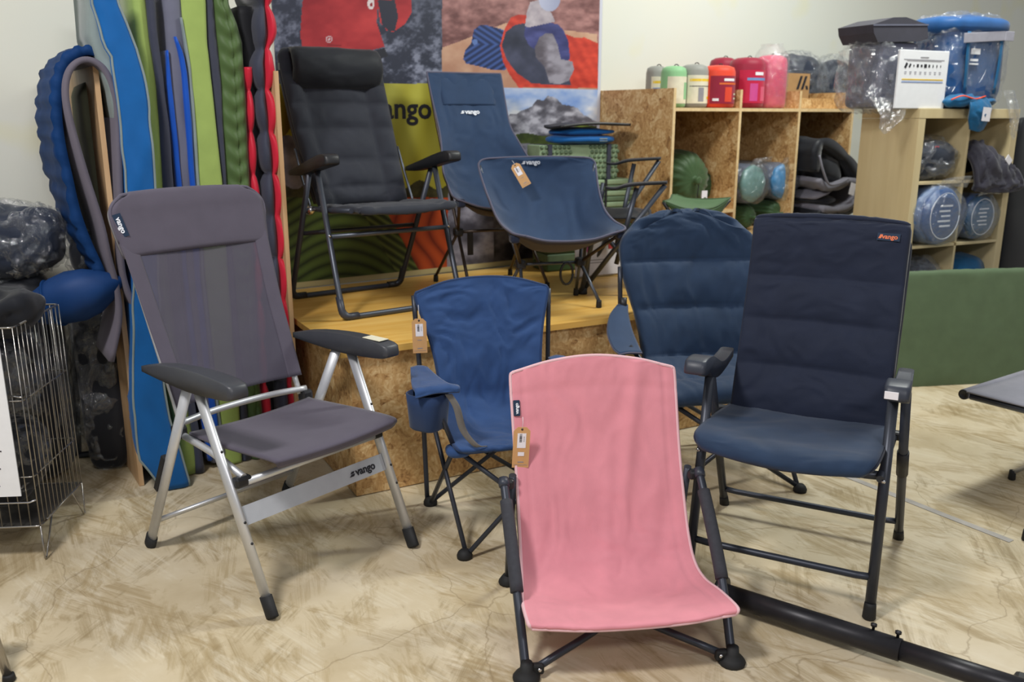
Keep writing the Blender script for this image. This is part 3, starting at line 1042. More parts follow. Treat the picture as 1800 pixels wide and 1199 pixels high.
def make_tall():
    t = thing('camp_chair', 'tall narrow navy camp chair behind the low navy chair on the platform', 'chair', (-.1, 4.442, .6), R(25.5))
    pole_chair(t, (.184, .003, .286), (.21, -.202), (.216, .243), (.272, -.236, .462), [(.18, .12, .50), (.19, .24, .78), (.198, .34, 1.03)], M['brown'])
    rows = []
    for (y, z, w_, dp, dy) in ((-.252, .470, .285, .055, .0), (-.17, .485, .28, .11, .0), (-.08, .53, .268, .15, .02), (.0, .575, .255, .13, .09), (.07, .64, .235, .07, .09), (.14, .72, .212, .02, .06), (.21, .80, .198, 0, .02), (.275, .92, .202, 0, .02), (.325, 1.03, .205, 0, .012), (.338, 1.058, .205, 0, .01)):
        rows.append([(-w_, y, z), (-w_ * .55, y + dy * .7, z - dp * .75), (0, y + dy, z - dp), (w_ * .55, y + dy * .7, z - dp * .75), (w_, y, z)])
    mb = MB(); mb.sheet(rows, 40, 80, .005, wr=.008, wf=(4, 8), seed=3); fmb = mb; fb = mb.build('fabric', M['navy'], t)
    pm = MB(); pm.tube(mb.edge + [mb.edge[0]], .0045, 6); pm.build('piping', M['greytrim'], fb)
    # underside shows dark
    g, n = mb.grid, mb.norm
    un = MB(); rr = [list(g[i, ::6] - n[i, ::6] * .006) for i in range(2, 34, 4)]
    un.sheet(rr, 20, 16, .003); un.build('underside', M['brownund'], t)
    # head pocket
    rows = [[(-.15, .288 - .013 + k * .043, .895 + k * .10), (0, .30 - .013 + k * .043, .895 + k * .10), (.15, .288 - .013 + k * .043, .895 + k * .10)] for k in (0, .5, 1, 1.32)]
    hp = MB(); hp.sheet(rows, 20, 20, puff=lambda u, v: .004 + .010 * np.sin(math.pi * np.clip(u, 0, 1)) ** .3 * np.clip(1 - v, 0, 1) ** .5); hp.build('head_pocket', M['navy'], t)
    logo_on(t, fmb, .5, .725, .034, M['whiteink'], .010)
    st = MB(); st.box((-.12, -.0, .225), (.03, .006, .115)); st.build('hanging_strap', M['black'], t)
    return t


make_tall()


def make_low():
    t = thing('camp_chair', 'low bucket-seat navy camp chair with grey piping at front of the platform', 'chair', (.186, 3.987, .6), R(15.6))
    pole_chair(t, (.144, .032, .186), (.18, -.127), (.176, .17), (.25, -.215, .352), [(.19, .12, .36), (.25, .19, .50), (.282, .24, .62)], M['gun'])
    rows = []
    for (y, z, w_, dp, dy) in ((-.238, .352, .20, .028, .0), (-.232, .362, .245, .05, .0), (-.20, .372, .262, .07, 0), (-.08, .385, .262, .12, .0), (.03, .42, .262, .14, .03), (.11, .475, .268, .10, .06), (.17, .53, .276, .05, .07), (.215, .585, .284, .02, .05), (.24, .625, .286, .005, .03), (.25, .645, .268, -.002, .02), (.254, .652, .235, -.004, .02)):
        rows.append([(-w_, y, z), (-w_ * .6, y + dy * .75, z - dp * .75), (-w_ * .2, y + dy, z - dp), (w_ * .2, y + dy, z - dp), (w_ * .6, y + dy * .75, z - dp * .75), (w_, y, z)])
    mb = MB(); mb.sheet(rows, 46, 70, .005, wr=.009, wf=(3, 4), seed=9); fmb = mb; fb = mb.build('fabric', M['navy'], t)
    pm = MB(); pm.tube(mb.edge + [mb.edge[0]], .005, 6); pm.build('piping', M['greytrim'], fb)
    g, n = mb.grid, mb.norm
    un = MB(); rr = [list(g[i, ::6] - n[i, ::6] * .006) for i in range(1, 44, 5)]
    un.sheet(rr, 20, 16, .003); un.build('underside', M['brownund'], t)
    logo_on(t, fmb, .47, .835, .030, M['whiteink'], .011)
    lp = MB(); lp.tube([(.065 + .0, .005 + .0 * k, .186 + 0) + V3(.03 * math.cos(a), -.012, -.045 + .05 * math.sin(a)) for k, a in enumerate(np.linspace(0, 2 * math.pi, 20))], .006, 6); lp.build('strap_loop', M['black'], t)
    return t


make_low()


# ------------------------------------------------------------------ 5. pink beach chair
def make_pink():
    t = thing('beach_chair', 'low pink canvas beach chair with foam sleeved arms in the foreground', 'chair', (.293, 2.269, 0), R(7.2))
    for s in (-1, 1):
        ft = V3(s * .282, -.198, .0)
        p1, p2 = V3(s * .290, -.075, .175), V3(s * .297, .175, .398)
        path = cr([ft + V3(0, 0, .012), p1, V3(s * .294, .055, .30), p2], 24)
        mb = MB(); mb.tube(path, .0125, 12); mb.build('arm_leg', M['dgun'], t)
        mb = MB(); mb.tube(path[8:21], .0185, 14); mb.build('foam_sleeve', M['foam'], t)
        mb = MB(); mb.lathe([(.016, -.012), (.017, 0), (.014, .016)], p2, (0, .7, .7), 12); mb.build('arm_cap', M['navyplastic'], t)
        mb = MB(); mb.lathe([(.036, 0), (.037, .008), (.030, .018), (.018, .030), (.016, .05)], ft, (0, 0, 1), 16); mb.build('foot', M['rubber'], t)
        mb = MB(); mb.box(ft + V3(-s * .03, .005, .026), (.035, .02, .03), bev=.006); mb.build('foot_bracket', M['rubber'], t)
        rivet(t, ft + V3(-s * .034, -.006, .028))
        # rear leg and back post
        rt = V3(s * .27, .30, 0)
        mb = MB(); mb.tube([rt + V3(0, 0, .01), V3(s * .268, .20, .41)], .0115, 10); mb.build('rear_leg', M['dgun'], t)
        mb = MB(); mb.lathe([(.03, 0), (.031, .008), (.016, .03)], rt, (0, 0, 1), 14); mb.build('foot', M['rubber'], t)
        mb = MB(); mb.tube(cr([(s * .246, .10, .128), (s * .244, .185, .225), (s * .243, .285, .455), (s * .24, .372, .672)], 14), .011, 10); mb.build('back_post', M['dgun'], t)
        mb = MB(); mb.box((s * .28, .188, .39), (.03, .03, .03), bev=.008); mb.build('pivot', M['black'], t)
        # crossed bars under the seat
        mb = MB(); mb.tube(cr([V3(s * .25, -.192, .03), V3(0, -.035 + s * .006, .083 + s * .004), V3(-s * .25, .21, .165)], 10), .0105, 10); mb.build('cross_bar', M['dgun'], t)
    rivet(t, (0, -.054, .085), (0, -1, .3), .007)
    rows = []
    for (y, z, w_, dp, dy) in ((-.222, .163, .272, .012, -.012), (-.212, .176, .281, .017, -.012), (-.10, .160, .278, .03, 0), (.0, .145, .266, .032, 0), (.07, .165, .258, .022, .014), (.125, .225, .254, .01, .022), (.185, .33, .253, 0, .022), (.25, .455, .254, 0, .018), (.30, .57, .256, 0, .012), (.343, .674, .257, -.006, .006), (.35, .688, .248, -.03, .012), ):
        rows.append([(-w_, y, z), (-w_ * .5, y + dy * .8, z - dp * .8), (0, y + dy, z - dp), (w_ * .5, y + dy * .8, z - dp * .8), (w_, y, z)])
    # bulged top edge
    rows[-1] = [(-.25, .346, .684), (-.13, .360, .712), (0, .366, .724), (.13, .360, .712), (.25, .346, .684)]
    rows[-2] = [(-.257, .34, .668), (-.13, .352, .692), (0, .358, .703), (.13, .352, .692), (.257, .34, .668)]
    seam = lambda u, v: -.003 * np.exp(-((v - .845) / .006) ** 2) - .003 * np.exp(-((u - .07) / .01) ** 2) - .003 * np.exp(-((u - .93) / .01) ** 2)
    fold = lambda u, v: seam(u, v) + .011 * np.exp(-((v - .72) / .22) ** 2) * np.exp(-(((u - .62) - (v - .55) * .45) / .05) ** 2) - .009 * np.exp(-((v - .52) / .15) ** 2) * np.exp(-(((u - .8) - (v - .4) * .55) / .05) ** 2) + .006 * np.exp(-((v - .5) / .2) ** 2) * np.exp(-(((u - .52) - (v - .5) * .3) / .04) ** 2)
    mb = MB(); mb.sheet(rows, 70, 120, .006, disp=fold, wr=.007, wf=(4, 7), seed=6); fb = mb.build('fabric', M['pink'], t)
    pm = MB(); pm.tube(mb.edge + [mb.edge[0]], .0052, 6); pm.build('piping', M['pinktrim'], fb)
    # folded navy side label with a string to the tag
    lb = MB(); lb.box((-.243, .300, .585), (.02, .006, .048), bev=.002, M=Matrix.Rotation(-.4, 4, 'X')); lo = lb.build('brand_label', M['navylabel'], t)
    tx = obj('printed_logo', text_mesh('vango', .014, .0004, .03, 0, M['whiteink']), None, lo)
    place(tx, (-.243, .2955, .585), (0, .38, .92), (-1, 0, 0))
    return t


make_pink()


# ------------------------------------------------------------------ 6. dark navy high-back arm chair
def make_armchair():
    t = thing('camping_armchair', 'dark navy padded high-back folding armchair with orange label, right foreground', 'chair', (.906, 2.632, 0), R(-27.5))
    for s in (-1, 1):
        ft, top = V3(s * .274, -.204, 0), V3(s * .268, -.090, .655)
        d = (top - ft) / np.linalg.norm(top - ft)
        mb = MB(); mb.tube([ft + d * .04, top], .0155, 14); mb.build('front_leg', M['dgun'], t)
        foot_plug(t, ft, .0175, .05, d=d)
        ft, top = V3(s * .308, .395, 0), V3(s * .296, .02, .64)
        d = (top - ft) / np.linalg.norm(top - ft)
        mb = MB(); mb.tube([ft + d * .04, top], .0145, 14); lg = mb.build('rear_leg', M['dgun'], t)
        foot_plug(t, ft, .0165, .05, d=d)
        mb = MB(); mb.tube([ft + d * .36, ft + d * .47], .0185, 12); mb.build('slide_sleeve', M['black'], t)
        pr = smoothprof([(.19, .672), (.10, .662), (.02, .668), (-.07, .70), (-.13, .722), (-.19, .728), (-.225, .722)], [(-.232, .705), (-.228, .682), (-.15, .672), (-.09, .640), (-.02, .628), (.08, .632), (.19, .645)], 16)
        a = arm_profile(t, s * .282, pr, .034, M['navyplastic'], name='armrest', w2=.022)
        rivet(a, (s * .282 - .036, -.06, .652), (-1, 0, 0))
        if s > 0:
            st = MB(); st.box((s * .282 - .012, -.233, .700), (.036, .003, .022), bev=.001); st.build('price_sticker', M['paper'], a)
        rivet(t, (s * .271, -.175, .425))
        mb = MB(); mb.tube([(s * .262, -.175, .43), (s * .264, .0, .445), (s * .268, .17, .452)], .0115, 10); mb.build('seat_rail', M['dgun'], t)
        mb = MB(); mb.box((s * .285, .165, .455), (.05, .03, .03), bev=.008); mb.build('hinge_block', M['black'], t)
    for nm, y, z, w_, r, m in (('seat_crossbar', -.130, .425, .268, .0135, 'dgun'), ('front_crossbar', -.182, .125, .272, .011, 'dgun'), ('rear_crossbar', .345, .085, .305, .0105, 'dgun')):
        mb = MB(); mb.tube([(-w_, y, z), (-w_ + .05, y, z - .004), (w_ - .05, y, z - .004), (w_, y, z)], r, 12); mb.build(nm, M[m], t)
    mb = MB(); mb.tube(fillet([(-.236, .17, .47), (-.24, .27, .78), (-.240, .335, 1.07), (.240, .335, 1.07), (.24, .27, .78), (.236, .17, .47)], .05), .012, 10); mb.build('back_frame', M['dgun'], t)
    rows = []
    for (y, z, w_) in ((-.318, .478, .215), (-.315, .50, .245), (-.27, .512, .258), (-.12, .502, .26), (.02, .49, .256), (.19, .474, .25)):
        rows.append([(-w_, y + .02, z), (-w_ * .5, y, z - .006), (0, y - .006, z - .010), (w_ * .5, y, z - .006), (w_, y + .02, z)])
    mb = MB(); mb.sheet(rows, 36, 44, puff=quilt((0, .5, 1), (), .010, .009, .5), wr=.006, wf=(4, 4), seed=8); sp_ = mb.build('seat_pad', M['navymoon'], t)
    pm = MB(); pm.tube(mb.edge + [mb.edge[0]], .006, 6); pm.build('piping', M['navydk'], sp_)
    rows = []
    for (y, z, w_) in ((.13, .462, .247), (.17, .58, .248), (.215, .72, .247), (.255, .86, .246), (.285, .99, .245), (.300, 1.085, .245), (.31, 1.10, .24)):
        rows.append([(-w_, y - .01, z), (-w_ * .5, y + .006, z), (0, y + .01, z), (w_ * .5, y + .006, z), (w_, y - .01, z)])
    mb = MB(); mb.sheet(rows, 52, 110, puff=quilt((0, .226, .40, .57, .93, 1.0), (), .010, .024, .5), wr=.008, wf=(4, 9), seed=12); mb.build('back_pad', M['navydk'], t)
    lb = MB(); lb.box((0, 0, 0), (.068, .024, .0012)); lo = lb.build('brand_label', M['navylabel'], t)
    p_, ax_, ay_ = surf(mb, .875, .785, .003)
    place(lo, p_, ax_, ay_)
    tx = obj('printed_logo', text_mesh('vango', .020, .0004, .03, 0, M['orange']), None, lo)
    place(tx, (.004, 0, .0016), (1, 0, 0), (0, 1, 0))
    mk = MB(); mk.prism([(-.030, -.006), (-.022, -.006), (-.017, .007), (-.025, .007)], 'z', .0008, .0016); mk.build('logo_mark', M['orange'], lo)
    return t


make_armchair()


# ------------------------------------------------------------------ 7. quad-fold chairs
def quad_frame(t, fx, fy, rx, ry, seat, arm, backtop, r=.0085, tube_m=None):
    """crossed tube frame: four feet, side/front/rear crosses, arm posts, back posts"""
    tm = tube_m or M['dgun']
    sw, sy, sz = seat      # front corner of the seat
    aw, ay, az = arm       # front end of the arm
    bw, by, bz = backtop
    for s in (-1, 1):
        F, Rr = V3(s * fx, fy, .015), V3(s * rx, ry, .015)
        for f in (F, Rr):
            mb = MB(); mb.lathe([(.026, 0), (.027, .01), (.022, .022), (.014, .03)], V3(f[0], f[1], 0), (0, 0, 1), 16); mb.build('foot', M['rubber'], t)
        up = V3(s * bw, by, bz)
        mb = MB(); mb.tube(cr([Rr + V3(s * .01, .01, 0), V3(s * (rx * .5 + bw * .5), (ry + by) / 2, bz * .5), up], 12), r * 1.1, 10); mb.build('back_post', tm, t)
        # side cross
        mb = MB(); mb.tube([F + V3(-s * .006, .008, 0), V3(s * (rx + .02), ry - .01, .50)], r, 10); mb.build('side_bar', tm, t)
        mb = MB(); mb.tube([Rr + V3(s * .0, -.014, 0), V3(s * sw, sy + .01, sz)], r, 10); mb.build('side_bar', tm, t)
        # front cross and rear cross (the two members pass beside each other)
        dy = s * r * 1.05
        mb = MB(); mb.tube([F + V3(-s * .016, dy, .01), V3(-s * (sw - .005), sy + .015 + dy, sz - .01)], r, 10); mb.build('front_bar', tm, t)
        mb = MB(); mb.tube([Rr + V3(-s * .016, dy, .01), V3(-s * (rx - .02), ry + dy, sz - .03)], r, 10); mb.build('rear_bar', tm, t)
        mb = MB(); mb.tube([V3(s * sw, sy + .01, sz), V3(s * (sw * .6 + aw * .4), (sy + ay) / 2, (sz + az) / 2), V3(s * aw * .96, ay + .02, az - .015)], r, 10); mb.build('arm_post', tm, t)


def make_blue():
    t = thing('quad_chair', 'blue fabric folding quad chair with cup holder, between grey recliner and pink chair', 'chair', (-.032, 2.984, 0), R(15.7))
    quad_frame(t, .2, -.241, .233, .207, (.21, -.16, .362), (.30, -.17, .555), (.262, .293, .80))
    rows = []
    for (y, z, w_, dp, dy) in ((-.185, .352, .17, .0, 0), (-.19, .372, .21, .012, .0), (-.10, .38, .215, .03, 0), (.02, .385, .205, .045, .0), (.12, .40, .20, .03, .02), (.165, .46, .195, .008, .03), (.195, .55, .20, 0, .02), (.23, .64, .215, 0, .015), (.262, .72, .236, 0, .01), (.285, .79, .256, -.008, .012), (.292, .805, .253, -.03, .018)):
        rows.append([(-w_, y, z), (-w_ * .5, y + dy * .8, z - dp * .8), (0, y + dy, z - dp), (w_ * .5, y + dy * .8, z - dp * .8), (w_, y, z)])
    rows[-1] = [(-.252, .292, .81), (-.13, .308, .843), (0, .314, .853), (.13, .308, .843), (.252, .292, .81)]
    mb = MB(); mb.sheet(rows, 56, 100, .010, wr=.013, wf=(4, 8), seed=15, disp=lambda u, v: -.012 * np.exp(-((v - .48) / .03) ** 2) * np.sin(math.pi * u)); fb = mb.build('fabric', M['blue'], t)
    pm = MB(); pm.tube(mb.edge + [mb.edge[0]], .006, 6); pm.build('hem', M['bluehem'], fb)
    for s in (-1, 1):
        rows = [[(s * .235, .205, .545), (s * .265, .203, .552), (s * .295, .2, .548)][::s], [(s * .228, .05, .555), (s * .28, .05, .562), (s * .318, .05, .556)][::s], [(s * .222, -.10, .572), (s * .285, -.10, .580), (s * .34, -.10, .574)][::s], [(s * .20, -.185, .585), (s * .28, -.19, .592), (s * .345, -.185, .582)][::s], [(s * .20, -.20, .572), (s * .28, -.205, .575), (s * .345, -.20, .562)][::s]]
        mb = MB(); mb.sheet(rows[::1], 16, 30, .012, wr=.006, wf=(3, 4), seed=s + 20); a = mb.build('armrest', M['blue'], t)
        # cup holder pocket hanging under the arm
        cu = MB(); cu.lathe([(.052, 0), (.060, .008), (.066, .09), (.068, .125), (.063, .125), (.058, .02)], (s * .292, -.13, .435), (0, 0, 1), 32, wob=lambda a_, h: .07 * math.cos(4 * a_) + .02 * math.sin(3 * a_ + h * 30)); cu.build('cup_holder', M['bluehem'], t)
        wb = MB(); rr = [[(s * .235 - .012, -.19, .565), (s * .235 + .012, -.19, .565)], [(s * .21 - .012, -.197, .52), (s * .21 + .012, -.197, .52)], [(s * .19 - .012, -.20, .44), (s * .19 + .012, -.20, .44)], [(s * .15 - .012, -.205, .385), (s * .15 + .012, -.205, .385)], [(s * .12 - .012, -.20, .375), (s * .12 + .012, -.20, .375)]]
        wb.sheet(rr, 3, 20, .003); wb.build('webbing_strap', M['webb'], t)
        cn = MB(); rr = [[(s * (.19 + k * .02), -.185 + .01 * k, .35 - .012 * math.sin(k)), (s * (.19 + k * .02), -.12, .345 - .012 * math.sin(k))] for k in range(3)]
        pk = MB(); pk.blob((s * .195, -.15, .352), (.045, .035, .022), (.8, .8), .006, 14, seed=s, nu=20, nv=12); pk.build('corner_pocket', M['blue'], t)
    return t


make_blue()


def make_moon():
    t = thing('padded_quad_chair', 'navy padded camp chair with rounded high back, behind the dark armchair', 'chair', (.811, 3.479, 0), R(8.8))
    quad_frame(t, .29, -.285, .29, .27, (.27, -.22, .40), (.40, -.16, .60), (.310, .29, .82), .0095)
    rows = []
    for (y, z, w_, dp) in ((-.245, .37, .235, .0), (-.25, .40, .255, .0), (-.13, .42, .26, .01), (.03, .42, .25, .02), (.13, .45, .24, .01), (.19, .56, .245, 0), (.235, .67, .268, 0), (.275, .78, .296, 0), (.305, .87, .306, 0), (.325, .93, .295, -.02), (.34, .975, .25, -.03), (.35, 1.0, .17, -.025), (.352, 1.01, .10, -.015)):
        rows.append([(-w_, y, z), (-w_ * .55, y + .03, z - dp * .8), (0, y + .04, z - dp), (w_ * .55, y + .03, z - dp * .8), (w_, y, z)])
    mb = MB(); mb.sheet(rows, 56, 120, puff=quilt((0, .17, .337, .477, .63, .985, 1.0), (), .010, .028, .5), wr=.010, wf=(5, 7), seed=31); mb.build('padded_seat', M['navymoon'], t)
    for s in (-1, 1):
        rows = [[(s * .292, .225, .665), (s * .314, .222, .672), (s * .336, .22, .666)][::s], [(s * .31, .15, .64), (s * .35, .15, .648), (s * .385, .15, .64)][::s], [(s * .33, .02, .605), (s * .385, .02, .61), (s * .43, .02, .602)][::s], [(s * .345, -.12, .578), (s * .40, -.12, .582), (s * .445, -.12, .575)][::s], [(s * .355, -.2, .572), (s * .405, -.205, .576), (s * .44, -.2, .57)][::s]]
        mb = MB(); mb.sheet(rows, 14, 30, .012); a = mb.build('armrest', M['navy'], t)
        pm = MB(); pm.tube(mb.edge + [mb.edge[0]], .004, 6); pm.build('piping', M['greytrim'], a)
        mb = MB(); mb.lathe([(.016, 0), (.016, .05)], (s * .312, .215, .65), (0, .1, 1), 12); mb.build('post_sleeve', M['black'], t)
    return t


make_moon()


def make_blackquad():
    t = thing('quad_chair', 'black folding quad chair on the platform, mostly hidden behind the low navy chair', 'chair', (.50, 4.47, .6), R(84))
    m = M['gun']
    zz = {-1: .535, 1: .620}
    for s in (-1, 1):
        F, Rr = V3(s * .25, -.21, .015), V3(s * .25, .13, .015)
        for f in (F, Rr):
            mb = MB(); mb.lathe([(.022, 0), (.023, .01), (.016, .03)], V3(f[0], f[1], 0), (0, 0, 1), 16); mb.build('foot', M['rubber'], t)
        za = zz[s]
        for nm, p, q, r in (('arm_post', V3(s * .285, -.245, za - .004), Rr + V3(-s * .012, 0, 0), .0125), ('side_bar', V3(s * .27, -.115, za - .02), V3(s * .245, -.03, .15), .012), ('side_bar', F + V3(0, .01, 0), V3(s * .262, .10, .38), .011), ('back_post', Rr + V3(s * .01, .004, 0), V3(s * .268, .045, .50), .012)):
            mb = MB(); mb.tube([p, q], r, 10); mb.build(nm, m, t)
        for nm, p, q in (('front_bar', F, V3(-s * .24, -.19, .36)), ('rear_bar', Rr, V3(-s * .24, .10, .36))):
            dy = V3(0, s * .012, 0)
            mb = MB(); mb.tube([p + dy, q + dy], .010, 10); mb.build(nm, m, t)
        rows = [[(s * .262, .03, za - .02), (s * .275, .03, za - .018), (s * .29, .03, za - .02)][::s], [(s * .25, -.02, za - .022), (s * .275, -.02, za - .02), (s * .30, -.02, za - .022)][::s], [(s * .235, -.09, za - .004), (s * .275, -.09, za), (s * .315, -.09, za - .004)][::s], [(s * .26, -.25, za + .006), (s * .285, -.255, za + .01), (s * .305, -.25, za + .006)][::s]]
        mb = MB(); mb.sheet(rows, 10, 24, .012); mb.build('armrest', M['bagblack'], t)
    rows = []
    for (y, z, w_, dp, dy) in ((-.19, .36, .24, .0, 0), (-.12, .37, .24, .03, 0), (.0, .37, .22, .05, .0), (.06, .39, .22, .03, .02), (.085, .44, .22, 0, .02), (.095, .50, .225, 0, .015), (.10, .54, .23, -.0, .01)):
        rows.append([(-w_, y, z), (-w_ * .5, y + dy * .8, z - dp * .8), (0, y + dy, z - dp), (w_ * .5, y + dy * .8, z - dp * .8), (w_, y, z)])
    mb = MB(); mb.sheet(rows, 30, 50, .008, wr=.008, wf=(4, 6), seed=41); mb.build('fabric', M['bagblack'], t)
    return t


make_blackquad()


# price tags
def lp(loc, yaw, p):
    c, s = math.cos(yaw), math.sin(yaw)
    return V3(loc[0] + c * p[0] - s * p[1], loc[1] + s * p[0] + c * p[1], loc[2] + p[2])


price_tag('brown price tag with a white sticker hanging on the left edge of the pink chair', lp((.293, 2.269, 0), R(7.2), (-.235, .232, .548)), R(7), 0, R(3), (.050, .128), .03, True)
price_tag('brown price tag hanging beside the left post of the blue quad chair', lp((-.032, 2.984, 0), R(15.7), (-.262, .19, .735)), R(6), 0, R(-1), (.052, .128), .05)
price_tag('brown price tag lying aslant on the low navy chair on the platform', lp((.186, 3.987, .6), R(15.6), (-.128, .195, .628)), R(10), R(-22), R(-28), (.046, .118), .02)
# ------------------------------------------------------------------ sleeping mats between two plywood dividers
def divider(name, label, s, depth, h):
    t = MB()
    a, b = W(s - .009, .004, 0), W(s + .009, .004, 0)
    c, d = W(s + .009, depth, 0), W(s - .009, depth, 0)
    q = [a, b, c, d]
    t.add([p + V3(0, 0, .002) for p in q] + [p + V3(0, 0, h) for p in q], [(0, 1, 5, 4), (1, 2, 6, 5), (2, 3, 7, 6), (3, 0, 4, 7), (4, 5, 6, 7), (3, 2, 1, 0)], False)
    return tag(t.build(name, M['plyedge']), label, 'board')


divider('plywood_divider', 'upright plywood divider board under the folded grey foam mat', -.913, .68, 1.625)
divider('plywood_divider', 'upright plywood divider board beside the red mat and the yellow platform', -.258, .695, 1.615)


def slab(left, right, d, depth, m, bulge=.012, n=60, ridge=None, parent=None, name='mat', wob=.004, seed=0.0, nf=9):
    """a long mat standing on its end: front face between two outlines on the plane at distance d from the wall, running back"""
    y0, y1 = min(left[0][1], right[0][1]), max(left[-1][1], right[-1][1])
    ys = np.linspace(y0, y1, n)
    lx = np.interp(ys, [p[1] for p in left], [p[0] for p in left])
    rx = np.interp(ys, [p[1] for p in right], [p[0] for p in right])
    rings = []
    for j, y in enumerate(ys):
        blg = bulge[j] if hasattr(bulge, '__len__') else bulge
        sl, z = atwall(lx[j], y, d)
        sr, _ = atwall(rx[j], y, d)
        z = max(z, .006)
        ring = []
        for k in range(nf):
            u = k / (nf - 1)
            bd = blg * (1 - abs(2 * u - 1) ** 2.6)
            nz = wob * float(vnoise([[u * 2.5 + seed, z * 9, seed * 3]])[0])
            if ridge: bd += ridge(u, z)
            ring.append(W(sl + (sr - sl) * u + wob * .8 * float(vnoise([[seed * 7 + (u > .5) * 3, z * 12, 1.3]])[0]), d - .012 + bd + nz, z))
        ring.append(W(sr - .15 * (sr - sl), d - .012 - depth, z))
        ring.append(W(sl + .15 * (sr - sl), d - .012 - depth, z))
        rings.append(ring)
    N_ = nf + 2
    mb = MB()
    fs = []
    for i in range(len(rings) - 1):
        for k in range(N_):
            k2 = (k + 1) % N_
            fs.append((i * N_ + k, (i + 1) * N_ + k, (i + 1) * N_ + k2, i * N_ + k2))
    fs.append(tuple(range(N_)))
    fs.append(tuple(reversed([(len(rings) - 1) * N_ + k for k in range(N_)])))
    mb.add([p for r in rings for p in r], fs)
    mb.front = [(r[0], r[nf - 1]) for r in rings]
    return mb


def mat_thing(name, label, left, right, d, depth, m, trim=None, **kw):
    mb = slab(left, right, d, depth, m, **kw)
    o = tag(mb.build(name, m), label, 'mat')
    if trim:
        e = MB()
        e.tube([p[0] for p in mb.front], .0045, 6); e.tube([p[1] for p in mb.front], .0045, 6)
        e.build('edge_seam', trim, o)
    return o


mat_thing('sleeping_mat', 'thick bright blue inflatable mat standing right of the folded grey foam mat',
          [(160, -40), (164, 8), (185, 80), (198, 95), (200, 120), (210, 180), (216, 240), (222, 320), (232, 430), (236, 477), (236, 720), (247, 809), (294, 872)],
          [(200, -40), (208, 0), (216, 20), (242, 84), (256, 140), (264, 192), (272, 288), (276, 340), (281, 480), (284, 640), (299, 743), (336, 863)], .80, .40, M['sky'], M['skyshade'], wob=.006, seed=1.0, bulge=.010)
mat_thing('sleeping_mat', 'pale grey-green mat leaning behind the bright blue mat', [(152, -40), (156, 10), (158, 60), (172, 105), (192, 160), (204, 230), (212, 290)], [(172, -40), (176, 10), (190, 60), (200, 105), (208, 160), (214, 230), (218, 290)], .74, .35, M['skyshade'], wob=.006, seed=2.0)
mat_thing('sleeping_mat', 'olive lime mat edge directly right of the bright blue mat', [(226, -40), (233, 0), (240, 73), (250, 147), (262, 220), (268, 340), (276, 480), (290, 640), (318, 800)], [(252, -40), (258, 0), (265, 73), (277, 147), (281, 220), (288, 340), (298, 480), (318, 640), (352, 838)], .68, .34, M['lime'], wob=.003, seed=3.0)
mat_thing('sleeping_mat', 'dark slate mat edge between the olive lime mat and the grey mat', [(252, -40), (258, 0), (265, 73), (277, 147), (281, 220), (288, 340), (298, 480), (318, 640), (345, 800)], [(266, -40), (273, 0), (280, 73), (289, 147), (298, 220), (307, 340), (316, 480), (334, 640), (362, 834)], .69, .34, M['slate'], wob=.003, seed=4.0)
mat_thing('sleeping_mat', 'tall grey mat edge standing between two royal blue strips', [(282, -40), (288, 0), (293, 64), (299, 150), (308, 220), (318, 340), (326, 480), (342, 640), (372, 800)], [(314, -40), (320, 0), (325, 64), (330, 150), (334, 220), (340, 340), (346, 480), (360, 640), (388, 815)], .66, .32, M['greymat'], wob=.003, seed=5.0)
mat_thing('sleeping_mat', 'thin royal blue mat edge left of the tall grey mat', [(293, 88), (295, 150), (302, 220), (313, 340), (322, 480), (340, 640), (366, 800)], [(297, 88), (303, 150), (312, 220), (323, 340), (331, 480), (350, 640), (376, 812)], .675, .10, M['royal'], wob=.002, seed=6.0, bulge=.006)
mat_thing('sleeping_mat', 'thin royal blue mat edge left of the bright lime mat', [(307, 64), (316, 95), (322, 130), (328, 220), (337, 340), (344, 480), (360, 640), (382, 800)], [(312, 64), (324, 95), (331, 130), (338, 220), (346, 340), (353, 480), (370, 640), (394, 812)], .685, .10, M['royal'], wob=.002, seed=7.0, bulge=.006)
mat_thing('sleeping_mat', 'pale grey mat sliver against the bright lime mat', [(318, 30), (332, 120), (339, 220), (347, 340), (354, 480), (370, 640), (390, 800)], [(322, 30), (338, 120), (346, 220), (353, 340), (360, 480), (376, 640), (398, 800)], .675, .3, M['skyshade'], wob=.002, seed=8.0, bulge=.004)
mat_thing('sleeping_mat', 'wide bright lime green mat edge in the middle of the mat row', [(315, -40), (320, 0), (326, 73), (338, 147), (346, 220), (353, 340), (362, 480), (378, 640), (388, 720), (396, 830)], [(358, -40), (363, 0), (365, 73), (374, 147), (381, 220), (392, 320), (402, 480), (415, 640), (422, 720), (428, 828)], .67, .34, M['lime'], wob=.0015, seed=9.0, bulge=.005)
mat_thing('sleeping_mat', 'dark slate mat edge between the bright lime mat and the forest green mat', [(358, -40), (363, 0), (365, 73), (374, 147), (381, 220), (392, 320), (402, 480), (415, 640), (422, 720), (428, 826)], [(370, -40), (376, 0), (383, 73), (390, 147), (393, 220), (401, 340), (412, 480), (426, 640), (436, 720), (444, 820)], .655, .32, M['slate'], wob=.002, seed=10.0)
rg_ = lambda u, z: .006 * math.sin((z * 46 + (u * 3.2 if u < .55 else -u * 3.2)) * 2) * (1 - abs(2 * u - 1)) ** .4 - .008 * math.exp(-((u - .56) / .05) ** 2)
